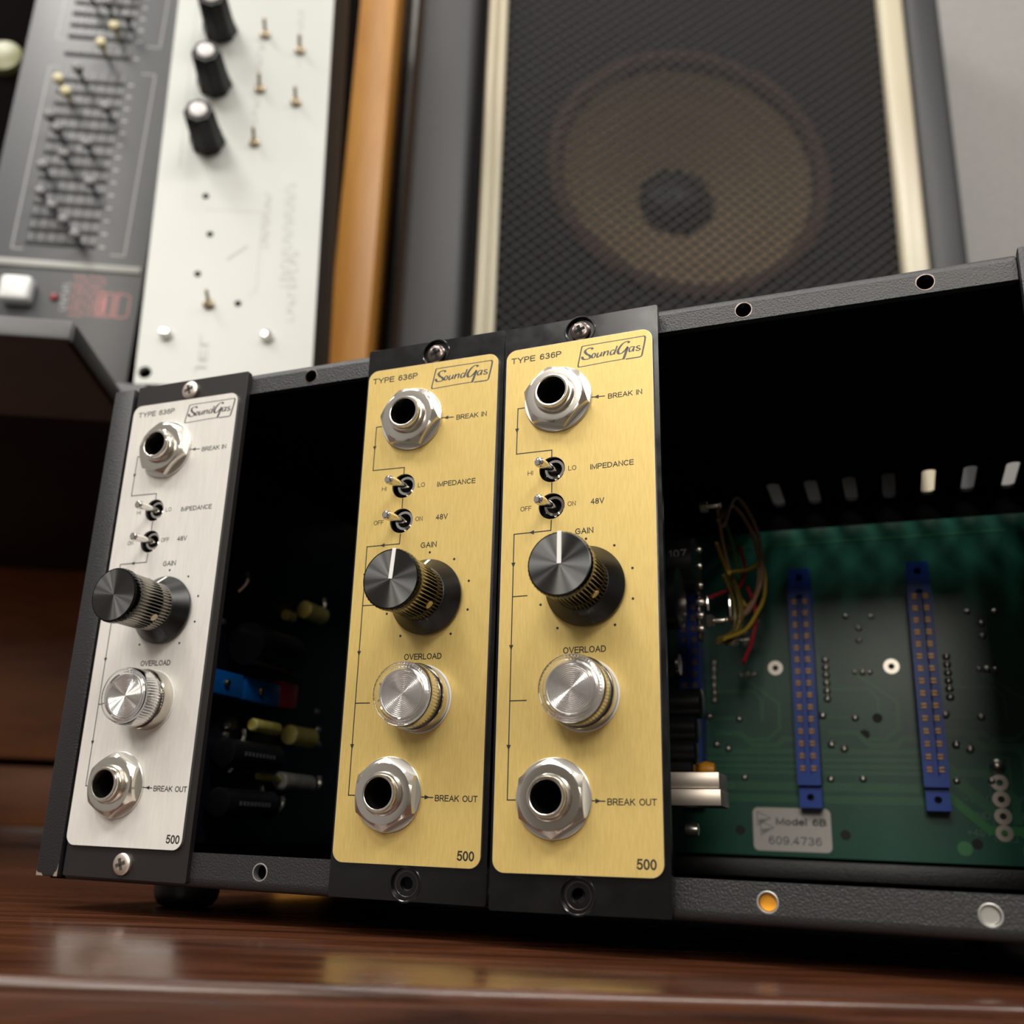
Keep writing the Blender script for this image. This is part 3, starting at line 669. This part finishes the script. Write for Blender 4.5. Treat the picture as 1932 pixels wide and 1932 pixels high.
# ================================================================== MODULES
LOGO = {'frameA': [(29.82, 120.1), (26.16, 120.04), (22.47, 119.9), (19.58, 119.81), (19.15, 119.93), (19.05, 120.33), (19.42, 122.28), (19.9, 124.74), (20.06, 125.04), (20.43, 125.13), (25.14, 125.18), (30.4, 125.18), (34.55, 125.21), (34.96, 125.13), (35.16, 124.83)],
'frameB': [(35.16, 124.89), (34.93, 123.34), (34.48, 121.27), (34.28, 120.41), (33.85, 120.03), (32.41, 120.0), (30.46, 119.99)],
'S': [(22.63, 123.91), (22.36, 124.25), (21.72, 124.33), (21.03, 124.08), (20.76, 123.55), (21.13, 122.93), (21.78, 122.45), (21.99, 121.95), (21.67, 121.61), (20.97, 121.53), (20.33, 121.72), (20.09, 122.11), (20.14, 122.39)],
'o': [(23.22, 122.72), (22.74, 122.74), (22.45, 122.22), (22.52, 121.69), (23.0, 121.78), (23.27, 122.31), (23.22, 122.72)],
'u1': [(23.96, 122.78), (23.72, 122.23), (23.69, 121.66), (24.06, 121.71), (24.59, 122.31)], 'u2': [(24.86, 122.83), (24.65, 122.24), (24.59, 121.68)],
'n1': [(25.5, 122.9), (25.28, 122.3), (25.12, 121.64)], 'n2': [(25.28, 122.07), (25.81, 122.73), (26.31, 122.81), (26.28, 122.36), (26.12, 121.7)],
'd1': [(27.92, 122.76), (27.34, 122.86), (26.9, 122.37), (26.96, 121.73), (27.44, 121.82), (27.91, 122.42)], 'd2': [(28.5, 123.8), (28.13, 122.72), (27.75, 121.65)],
'G': [(31.32, 124.04), (31.17, 124.38), (30.55, 124.47), (29.76, 124.03), (29.02, 123.14), (28.65, 122.29), (28.9, 121.68), (29.53, 121.68), (30.26, 122.24), (30.74, 122.72), (31.05, 123.12)], 'G2': [(31.02, 123.07), (30.62, 121.95), (30.25, 120.88), (29.92, 120.03)],
'a1': [(32.4, 122.88), (31.83, 122.93), (31.39, 122.49), (31.4, 121.81), (31.87, 121.84), (32.34, 122.44)], 'a2': [(32.61, 122.96), (32.39, 122.32), (32.28, 121.66)],
's': [(33.94, 122.78), (33.48, 122.92), (33.12, 122.7), (33.37, 122.37), (33.78, 122.13), (33.82, 121.84), (33.36, 121.7), (32.85, 121.95)]}
PH = 133.35; PT = .8    # plate face height over the black panel face
SWX, SW1, SW2 = 12.9, 94.8, 85.9
JX, J1, J2 = 14.2, 112.2, 22.1
KX, KZ = 21.0, 66.5
LX, LZ = 20.6, 43.1
def hexr(t, r, fl): # hexagon radius
    a = (t % (math.pi / 3)) - math.pi / 6; return fl / math.cos(a)
def module(slot, t, rot, gold_, label, screws_top, screws_bottom, texts, seed, knob_line, jrot, pshift=0):
    root = thing('preamp_module', label, 'module', (t[0], t[1], t[2]), rot, group=None)
    pm = gold if gold_ else white_pl; bmm = bpanel if gold_ else bpanel0
    # black front panel with counterbored screw holes
    hr = 3.4 if gold_ else 1.9
    bm = B(); swh = [circ(SWX, SW1, 3.3, 24), circ(SWX, SW2, 3.3, 24), circ(JX, J1, 4.9, 24), circ(JX, J2, 4.9, 24)]
    if gold_:
        plate(bm, rrect(.15, 0, 37.95, PH, .5, 3), [circ(19.2, 130.0, 3.4, 32), circ(19.0, 3.5, 3.4, 32)] + swh, -.75, 0, '-y')
        plate(bm, rrect(.16, 0.01, 37.94, PH - .01, .5, 3), [circ(19.2, 130.0, 1.5, 20), circ(19.0, 3.5, 1.5, 20)] + swh, -1.68, -.75, '-y')
        bmesh.ops.remove_doubles(bm, verts=bm.verts, dist=.0005)
    else: plate(bm, rrect(.15, 0, 37.95, PH, .4, 3), [circ(19.0, 130.0, 1.8, 20), circ(19.0, 3.5, 1.8, 20)] + swh, -1.68, 0, '-y')
    pn = obj('front_panel', bm, bmm, root)
    bv = pn.modifiers.new('b', 'BEVEL'); bv.width = .00012; bv.segments = 2; bv.limit_method = 'ANGLE'; bv.angle_limit = math.radians(60)
    if gold_:
        for zz, nm in ((130.0, 'countersink_ring'), (3.5, 'countersink_ring')):
            bm = B(); lathe(bm, [(3.38, -.7), (3.38, .02), (3.55, .14), (3.75, .14), (3.9, .0)], (19.2 if zz > 50 else 19.0, zz, 0), '-y', 40); obj(nm, bm, bmm, root)
    # face plate
    bm = B(); plate(bm, rrect(.95 + pshift, 7.3, 36.75 + pshift, 127.0, 2.6, 8), [circ(SWX, SW1, 3.15, 36), circ(SWX, SW2, 3.15, 36), circ(JX, J1, 4.9, 24), circ(JX, J2, 4.9, 24)], 0.01, PT - .03, '-y')
    obj('plate_edge', bm, edge_al, root)
    bm = B(); plate(bm, rrect(1.0 + pshift, 7.35, 36.7 + pshift, 126.95, 2.55, 8), [circ(SWX, SW1, 3.1, 36), circ(SWX, SW2, 3.1, 36), circ(JX, J1, 4.9, 24), circ(JX, J2, 4.9, 24)], PT - .028, PT, '-y')
    fp = obj('face_plate', bm, pm, root)
    for (s_, xa, xb, z, h, bd) in texts: stext(s_, xa, xb, z, h, PT + .012, ink, fp, wt=bd)
    bm = B(); y = PT
    line(bm, [(7.2, 111.3), (4.2, 111.3), (4.1, 99.7), (12.8, 99.6), (12.8, 98.0)], .24, y)
    line(bm, [(12.9, 91.5), (12.9, 89.2)], .24, y); line(bm, [(12.9, 82.5), (12.8, 80.1), (4.0, 80.0), (3.95, 21.7), (6.8, 21.7)], .24, y)
    line(bm, [(4.0, 65.4), (7.4, 65.4)], .24, y); line(bm, [(4.0, 42.3), (7.7, 42.3)], .24, y)
    line(bm, [(22.0, 111.6), (25.4, 111.4)], .24, y); line(bm, [(21.5, 21.7), (25.0, 21.6)], .24, y)
    def arrow(x, z, dx, dz):
        px, pz = -dz, dx; poly(bm, [(x - dx * .6 + px * .5, z - dz * .6 + pz * .5), (x - dx * .6 - px * .5, z - dz * .6 - pz * .5), (x + dx * .6, z + dz * .6)], y + .03)
    arrow(4.1, 105.6, 0, -1); arrow(8.2, 80.05, -1, 0); arrow(4.0, 72.7, 0, -1); arrow(3.97, 53.9, 0, -1); arrow(3.95, 32.4, 0, -1)
    arrow(23.4, 111.5, -1, 0); arrow(23.6, 21.65, 1 if gold_ else -1, 0)
    obj('signal_line', bm, ink, fp, smooth=0)
    bm = B()
    for k in range(10):
        a = math.radians(-90 + 36 * k)
        if k == 0: continue
        cx, cz = KX + 10.9 * math.cos(a), KZ + 10.9 * math.sin(a); poly(bm, circ(cx, cz, .30, 14), y + .02)
    obj('dial_dots', bm, ink, fp, smooth=0)
    bm = B()
    for kk, pts in LOGO.items():
        pts = [(p[0], p[1]) for p in pts]
        if kk == 'frameA': nib(bm, pts, .38, math.radians(20), y + .02, .20)
        elif kk == 'frameB': nib(bm, pts, .40, math.radians(0), y + .02, .28)
        elif kk in ('S', 'G', 'G2'): nib(bm, pts, .66, math.radians(10), y + .025, .22)
        else: nib(bm, pts, .42, math.radians(15), y + .025, .20)
    obj('script_logo', bm, logo_ink if gold_ else mat('dark_grey_print', (.05, .05, .055), .4), fp, smooth=0)
    # screws
    def cross_head(bm, x, z, h, r):
        lathe(bm, [(r, h - .9), (r, h - .25), (r * .86, h + .05), (r * .5, h + .18), (0, h + .22)], (x, z, 0), '-y', 32)
    def screw(x, z, h, r, m_, m2):
        bm = B(); cross_head(bm, x, z, h, r); so = obj('screw', bm, m_, root)
        bm = B(); q = .28 * r / 1.2
        for a in (0.35, 0.35 + math.pi / 2):
            c, s_ = math.cos(a), math.sin(a); pts = [(x + c * L - s_ * W, z + s_ * L + c * W) for L, W in ((-r * .55, -q * .7), (r * .55, -q * .7), (r * .55, q * .7), (-r * .55, q * .7))]
            plate(bm, pts, [], h + .05, h + .25, '-y')
        obj('cross_recess', bm, m2, so)
    if gold_:
        screw(19.2, 130.0, .1, 2.45, screw_blk, hole_m)
        bm = B(); lathe(bm, [(1.5, -1.6), (1.55, -1.5), (2.6, -.72), (2.7, -.72), (1.5, -1.7)], (19.0, 3.5, 0), '-y', 28); obj('bare_counterbore', bm, screw_blk, root)
    else:
        screw(19.0, 130.0, .95, 2.6, screw_sil, mat('screw_recess', (.10, .09, .07), .5, .6)); screw(18.8, 3.5, .95, 2.6, screw_sil, mat('screw_recess', (.10, .09, .07), .5, .6))
    # jack sockets
    def jack(x, z, r0):
        L_ = (x, -PT, z)
        bm = B(); lathe(bm, [(5.0, .4), (5.0, 3.9), (4.75, 4.3)] , (0, 0, 0), '-y', 56)
        prof = [(4.75, .5), (4.75, 2.7)]
        for i in range(3): prof += [(4.75, 2.8 + .36 * i), (4.5, 2.98 + .36 * i)]
        prof += [(4.5, 3.9), (4.15, 3.95), (4.15, 5.0), (3.98, 5.25), (3.6, 5.3), (3.4, 5.2), (3.3, 4.9), (3.3, .2)]
        bm.free(); bm = B(); lathe(bm, prof, (0, 0, 0), '-y', 64); j = obj('jack_socket', bm, nickel, root, loc=L_)
        obj('socket_bore', lathe(B(), [(3.28, 3.6), (3.2, -9), (0, -9)], (0, 0, 0), '-y', 40), hole_m, j)
        obj('washer', lathe(B(), [(8.1, .03), (8.2, .15), (8.2, .55), (8.05, .7), (5, .7), (5, .03)], (0, 0, 0), '-y', 72), washer_m, j)
        bm = B(); fl = 6.95; n = 96; mp = MAPS['-y']; rings = []
        for (h, cap) in ((.72, 99), (2.6, 99), (3.05, 6.6), (3.07, 6.4)):
            rr = []
            for i in range(n):
                t = 2 * math.pi * i / n - r0; hx = hexr(t + r0, 0, fl); r = min(hx, cap)
                rr.append(bm.verts.new(mp(r * math.cos(t), r * math.sin(t), h if cap == 99 or hx > cap else h)))
            rings.append(rr)
        # chamfer: corner height falls where hexagon sticks out
        for i in range(n):
            t = 2 * math.pi * i / n - r0; hx = hexr(t + r0, 0, fl); rings[1][i].co = Vector(mp(hx * math.cos(t), hx * math.sin(t), 2.92 - (hx - fl) * .75))
        inner = [bm.verts.new(mp(4.78 * math.cos(2 * math.pi * i / n - r0), 4.78 * math.sin(2 * math.pi * i / n - r0), 3.07)) for i in range(n)]; rings.append(inner)
        for a, b_ in zip(rings, rings[1:]):
            for i in range(n): k = (i + 1) % n; bm.faces.new((a[i], a[k], b_[k], b_[i]))
        obj('hex_nut', bm, nickel, j, smooth=22)
    jack(JX, J1, jrot[0]); jack(JX, J2, jrot[1])
    # toggle switches
    for i, z in enumerate((SW1, SW2)):
        L_ = (SWX, 0, z)
        bm = B(); lathe(bm, [(3.05, -1.9), (3.05, -2.4), (0, -2.4)], (0, 0, 0), '-y', 24)
        sw = obj('toggle_switch', bm, hole_m, root, loc=L_)
        obj('hex_nut', lathe(B(), [(2.5, -1.7), (2.5, -.3), (2.35, -.1), (1.75, -.1), (1.7, -.5), (1.7, -1.7)], (.35, .25, 0), '-y', 60, rad=lambda t, r, h: (hexr(t + .4, 0, r * .93) if r > 2 and h < -.2 else r)), chrome, sw, smooth=25)
        ax_ = Vector((-.27 if gold_ else -.2, -.95, -.01)).normalized(); Q = Vector((0, -1, 0)).rotation_difference(ax_)
        bm = B(); lathe(bm, [(.85, -1), (.85, 2), (1.0, 3.8), (1.18, 5.4), (1.18, 6.0), (.98, 6.45), (.55, 6.65), (0, 6.7)], (0, 0, 0), '-y', 24)
        for v in bm.verts: v.co = Q @ v.co
        obj('lever', bm, chrome, sw, loc=(.25, 0, .1))
    # gain knob
    L_ = (KX, -PT, KZ)
    bm = B(); NF = 46
    prof = [(6.1, 4.4), (6.1, 7.6), (6.15, 7.9), (6.3, 8.0), (6.35, 16.2)]
    lathe(bm, prof, (0, 0, 0), '-y', NF * 8, rad=lambda t, r, h: r - .05 + (.26 * (abs(math.cos(NF * t / 2)) * 2 - 1.2))); kn = obj('gain_knob', bm, knob_side, root, loc=L_, smooth=50)
    obj('knob_rim', lathe(B(), [(6.3, 16.2), (6.75, 16.3), (6.85, 16.6), (6.85, 18.1), (6.65, 18.55), (6.4, 18.6)], (0, 0, 0), '-y', NF * 4, rad=lambda t, r, h: r + (.05 * math.cos(NF * t) if 6.8 < r else 0)), knob_m, kn)
    obj('cap_face', lathe(B(), [(6.42, 18.58), (5.5, 18.56), (0, 18.5)], (0, 0, 0), '-y', 96), cap_m, kn)
    obj('skirt', lathe(B(), [(8.7, .5), (8.95, .7), (8.95, 1.1), (8.75, 1.35), (6.35, 4.5), (6.1, 4.6)], (0, 0, 0), '-y', 96), skirt_m, kn, smooth=20)
    a = knob_line
    def rotp(pts): c, s_ = math.cos(a), math.sin(a); return [(x * c - z * s_, x * s_ + z * c) for x, z in pts]
    if gold_:
        bm = B(); plate(bm, rotp([(-.45, 0), (.45, 0), (.45, 6.6), (-.45, 6.6)]), [], 18.52, 18.66, '-y'); plate(bm, rotp([(-.45, 6.42), (.45, 6.42), (.45, 6.88), (-.45, 6.88)]), [], 17.2, 18.6, '-y'); obj('cap_pointer', bm, white_line, kn)
    bm = B(); q = rotp([(-.45, 0), (.45, 0), (.45, 1), (-.45, 1)]); mp = MAPS['-y']
    c0 = rotp([(-.4, 6.4), (.4, 6.4), (.4, 8.72), (-.4, 8.72)]); hh = [4.5, 4.5, 1.46, 1.46]
    bm.faces.new([bm.verts.new(mp(p[0], p[1], h + .04)) for p, h in zip(c0, hh)]); obj('skirt_pointer', bm, white_line, kn)
    aa = math.radians(-38) if slot != 3 else math.radians(-42); d = Vector((math.cos(aa), 0, math.sin(aa))); Qr = Vector((0, -1, 0)).rotation_difference(d)
    bm = B(); lathe(bm, [(0, .1), (.95, .1), (1.0, -.2), (1.0, -.6)], (0, 0, 0), '-y', 20); plate(bm, [(-1.0, -.16), (1.0, -.16), (1.0, .16), (-1.0, .16)], [], .1, .14, '-y')
    for v in bm.verts: v.co = Qr @ v.co + d * 6.35 + Vector((0, -9.0, 0))
    obj('set_screw', bm, mat('set_screw_metal', (.55, .46, .32), .3, 1.0), kn)
    # overload lamp
    L_ = (LX, -PT, LZ)
    lp = obj('overload_lamp', lathe(B(), [(7.5, .4), (7.55, .5), (7.55, 3.75), (7.4, 3.95), (5.9, 3.95), (5.9, .4)], (0, 0, 0), '-y', 80), brushed, root, loc=L_)
    obj('lamp_washer', lathe(B(), [(7.75, .03), (7.8, .12), (7.75, .38), (7.5, .4)], (0, 0, 0), '-y', 72), white_line, lp)
    prof = [(0, 9.75), (5.3, 9.75), (5.6, 10.0), (6.3, 10.05), (6.75, 9.8), (7.0, 9.3), (7.1, 8.6), (7.15, 4.6), (7.0, 4.02), (6.85, 4.02), (6.8, 9.0), (0, 9.0)]
    obj('clear_lens', lathe(B(), prof, (0, 0, 0), '-y', 120), glass, lp, smooth=22)
    prof = []
    for i in range(0, 53):
        prof.append((i * .1, 8.75 + .065 * math.cos(2 * math.pi * i * .1 / .4)))
    prof += [(5.7, 8.6), (6.2, 8.35), (6.45, 7.9), (6.5, 4.2)]
    obj('ribbed_insert', lathe(B(), prof, (0, 0, 0), '-y', 56 * 6, rad=lambda t, r, h: r + (.14 * math.cos(56 * t) if r > 6.3 else 0)), reflector, lp, smooth=60)
    # circuit board behind the panel
    bd = obj('circuit_board', box(B(), 8.0, 9.6, 4, 136, 8, 124, bev=.1, seg=1), pcb_k, root)
    return root, bd

base_txt = lambda on, off_: [('TYPE 636P', 2.2, 14.9, 124.1, 1.55, .165), ('BREAK IN', 26.2, 34.2, 111.2, 1.3, .16), ('HI', 7.0, 8.3, 94.5, 1.1, .13), ('LO', 16.8, 18.7, 94.6, 1.15, .13), ('IMPEDANCE', 22.0, 32.0, 94.3, 1.3, .16), (on[0], 5.4, 5.4 + on[1], 85.9, 1.15, .13), (off_[0], 16.7, 16.7 + off_[1], 86.0, 1.15, .13), ('48V', 22.1, 25.2, 86.0, 1.35, .16), ('GAIN', 18.5, 22.7, 79.3, 1.4, .16), ('OVERLOAD', 15.9, 25.4, 52.7, 1.4, .16), ('BREAK OUT', 25.5, 35.6, 21.5, 1.35, .16), ('500', 31.3, 35.3, 9.8, 2.05, .17)]
mods = {}
for slot, (m, gold_, lab, kl, jr) in {0: ((-.00133, -.00314, .00017, -.0199, .22864, -.00313), False, 'white-plated preamp module with silver screws at the left end of the rack', math.radians(-4), (.30, .48)),
        2: ((-.96609, -.0082, .00075, .08932, -.43652, .00132), True, 'gold-plated preamp module left of the other gold one, beside the empty slot', math.radians(-4.5), (.12, .52)),
        3: ((-1.30508, .01446, -.0015, .0559, -.53114, .01482), True, 'gold-plated preamp module on the right, next to the open bay with green board', math.radians(0), (.26, .50))}.items():
    t = (slot * 38.1 + m[3] + m[5] * PH, m[0] - m[1] * PH - m[2] * 19.05, m[4] - m[5] * 19.05)
    rot = (-m[1], -m[5], m[2])
    tx = base_txt(('OFF', 2.7), ('ON', 1.9)) if gold_ else base_txt(('ON', 1.9), ('OFF', 2.7))
    mods[slot] = module(slot, t, rot, gold_, lab, None, None, tx, slot, kl, jr, -.7 if slot == 0 else 0)
for s in (2, 3): mods[s][0]['group'] = 'gold-plated preamp modules'

# ---- components on the white module's board (local = world here); board face x = 9.6
def axial(bm, p, L, r, ax=1, seg=20):
    prof = [(0, 0), (r * .8, 0), (r, .4), (r, L - .4), (r * .8, L), (0, L)]
    if ax == 1: lathe(bm, prof, (p[0], p[2], p[1]), '+y', seg)
    elif ax == 0: lathe(bm, prof, (p[1], p[2], p[0]), '+x', seg)
    return bm
rt, bd = mods[0]
def comp(name, bm, m, parent=None, **k): return obj(name, bm, m, parent or bd, **k)
comp('trimmer', box(B(), 9.7, 15.5, 23, 44, 49.5, 56.5, bev=.4), blue_trim); comp('trimmer', box(B(), 9.7, 15.5, 45.5, 64, 49.5, 56.5, bev=.4), blue_trim)
comp('red_block', box(B(), 9.7, 15.5, 64.5, 74, 50, 58, bev=.5), red_pl, label='red block at the end of the blue trimmers')
bm = B(); axial(bm, (15.5, 36, 53), .9, 1.2, 0); axial(bm, (15.5, 53, 53), .9, 1.2, 0); comp('brass_adjuster', bm, brass)
comp('film_capacitor', axial(B(), (13, 54, 43.0), 14, 2.0), yellow_c); comp('film_capacitor', axial(B(), (13.2, 74, 42.0), 14, 3.2), yellow_c)
comp('film_capacitor', axial(B(), (13, 76, 84.0), 12, 3.0), yellow_c); comp('film_capacitor', axial(B(), (12.6, 66, 80.0), 5, 1.8), yellow_c)
comp('sleeved_capacitor', axial(B(), (13, 72, 27.3), 18, 2.8), grey_c); comp('yellow_lead', axial(B(), (12.8, 60, 28.0), 12, 1.1), yellow_c)
comp('black_capacitor', axial(B(), (15.5, 38, 33.5), 26, 4.2), black_c); comp('black_capacitor', axial(B(), (15.5, 38, 19.5), 26, 4.2), black_c)
comp('black_capacitor', axial(B(), (16, 42, 66), 24, 6.5), black_c)
for z in (33.5, 19.5):
    bm = B()
    for k in range(9): box(bm, 19.72, 19.78, 43 + 1.8 * k, 44.1 + 1.8 * k, z - .6, z + .6)
    comp('can_print', bm, canprint)
def lead(pts, r=.45, nm='component_lead', m=solder, parent=None): return comp(nm, tube(B(), pts, r, 8), m, parent)
for (y, z) in ((41, 85), (57, 66), (86, 87), (93, 27), (60, 22), (72, 19.5), (48, 38), (46.5, 31.5)):
    lead([(12, y, z - 3), (14.5, y + .6, z), (14, y + .8, z + 3)], .7)
bm = B()
for (y, z) in ((26, 75), (30, 74), (34, 73), (38, 72), (34, 43), (34, 40), (46, 42), (46, 39), (95, 52), (97, 46), (93, 43), (98, 41)): lathe(bm, [(0, 1.2), (.8, .9), (1.1, 0)], (y, z, 9.6), '+x', 12)
comp('solder_blob', bm, solder, kind='stuff')
# ---- components on the right-hand gold module's board (world coordinates converted with a plain offset)
rt3, bd3 = mods[3]; ox = 3 * 38.1
def P3(x, y, z): return (x - ox, y, z)
def c3(name, bm, m, **k):
    return obj(name, bm, m, bd3, off=(ox, 0, 0), **k)
c3('black_capacitor', axial(B(), (124.5, 80, 93), 20.5, 8.5, 0, 32), black_c); c3('black_capacitor', axial(B(), (124.5, 62, 79), 19, 8.5, 0, 32), black_c)
stext('107', 138.2, 143.4, 94.8, 2.2, -71.6, canprint, bd3, 'can_print', off=(ox, 0, 0))
for z, r_, xe in ((52.5, 4.2, 145.5), (45.5, 4.0, 144.0), (39.5, 3.6, 143.5), (35, 2.6, 142.5)): c3('black_capacitor', axial(B(), (126, 78, z), xe - 126, r_, 0, 24), black_c)
c3('metal_relay', box(B(), 126, 151.8, 62, 74, 28.5, 32.6, bev=.3), relay_m); c3('metal_relay', box(B(), 126, 152.4, 60, 72, 24.0, 28.2, bev=.3), relay_m)
c3('orange_capacitor', lathe(B(), [(0, 3), (1.8, 2.5), (2.4, 0), (1.8, -2.5), (0, -3)], (90, 35.5, 143.5), '+x', 16), orange_c)
def standoff(x0, x1, y, z):
    bm = B(); axial(bm, (x0, y, z), x1 - x0, .8, 0, 14); axial(bm, (x0 - .6, y, z), 2.4, 1.9, 0, 6); axial(bm, (x1 - .9, y, z), .9, 1.1, 0, 12); c3('threaded_standoff', bm, solder)
standoff(146.8, 152.6, 80, 111.2); standoff(147.4, 153.2, 80, 76.3); standoff(148.2, 153.9, 118, 78.4)
c3('terminal_strip', box(B(), 143.4, 144.6, 84, 88, 72, 100, bev=.3), screw_blk)
for z in (99, 94, 88, 83, 79, 75): c3('solder_joint', lathe(B(), [(0, 1.3), (1.0, 1.0), (1.3, 0), (1, -1), (0, -1.2)], (83.5, z, 144.6), '+x', 12), solder)
bm = B(); box(bm, 146.0, 147.2, 84, 85.5, 80.5, 85.5, bev=.4); box(bm, 150.0, 151.2, 100, 101, 82, 90, bev=.4); c3('terminal_tab', bm, chrome)
c3('round_component', lathe(B(), [(0, 1), (3.0, 1), (3.2, .4), (3.2, 0), (2.2, -.5), (0, -.5)], (72, 62.5, 139.6), '+x', 24), black_c)
wires = [('tan', [(150.5, 96, 110), (152.0, 118, 127), (157.6, 120, 116), (158.6, 120, 100), (154, 118, 88), (149, 112, 84)]), ('tan', [(149.0, 96, 112), (150.8, 118, 124), (156.6, 121, 113), (157.2, 121, 97), (152, 118, 86)]),
    ('yellow', [(151, 100, 96), (154.5, 116, 101), (158.8, 122, 104), (158.9, 122, 94), (156, 118, 86), (153, 112, 80), (148, 104, 76)]), ('yellow', [(147.5, 100, 106), (148.3, 112, 101), (150.6, 118, 94), (153, 120, 90)]),
    ('olive', [(150, 104, 98), (151.6, 112, 92), (152, 112, 84), (149.5, 110, 78), (146, 104, 75)]), ('olive', [(150.8, 106, 97), (152.4, 114, 90), (151.6, 113, 81), (148, 108, 75)]), ('olive', [(149.0, 102, 96), (150.6, 110, 89), (150, 110, 80), (146, 104, 76)]),
    ('red', [(145.5, 98, 88), (149, 110, 93), (152, 116, 96), (153.5, 118, 103), (152, 118, 110)]), ('red', [(154, 118, 96), (156, 120, 88), (154.6, 118, 78), (152.4, 112, 70)]), ('green', [(149, 104, 118), (151, 112, 108), (152, 116, 98)]), ('tan', [(148, 102, 118), (148.4, 108, 108), (149.6, 114, 98)])]
for c_, p_ in wires: c3('hookup_wire', tube(B(), p_, .62, 8), wires_m[c_])
bm = B(); lathe(bm, [(0, 2), (1.6, 1.6), (2, 0), (1.6, -1.6), (0, -2)], (72, 18.6, 142.5), '+x', 14); c3('solder_joint', bm, solder)
print('objects', len(bpy.data.objects), 'tris', sum(len(m.polygons) for m in bpy.data.meshes))
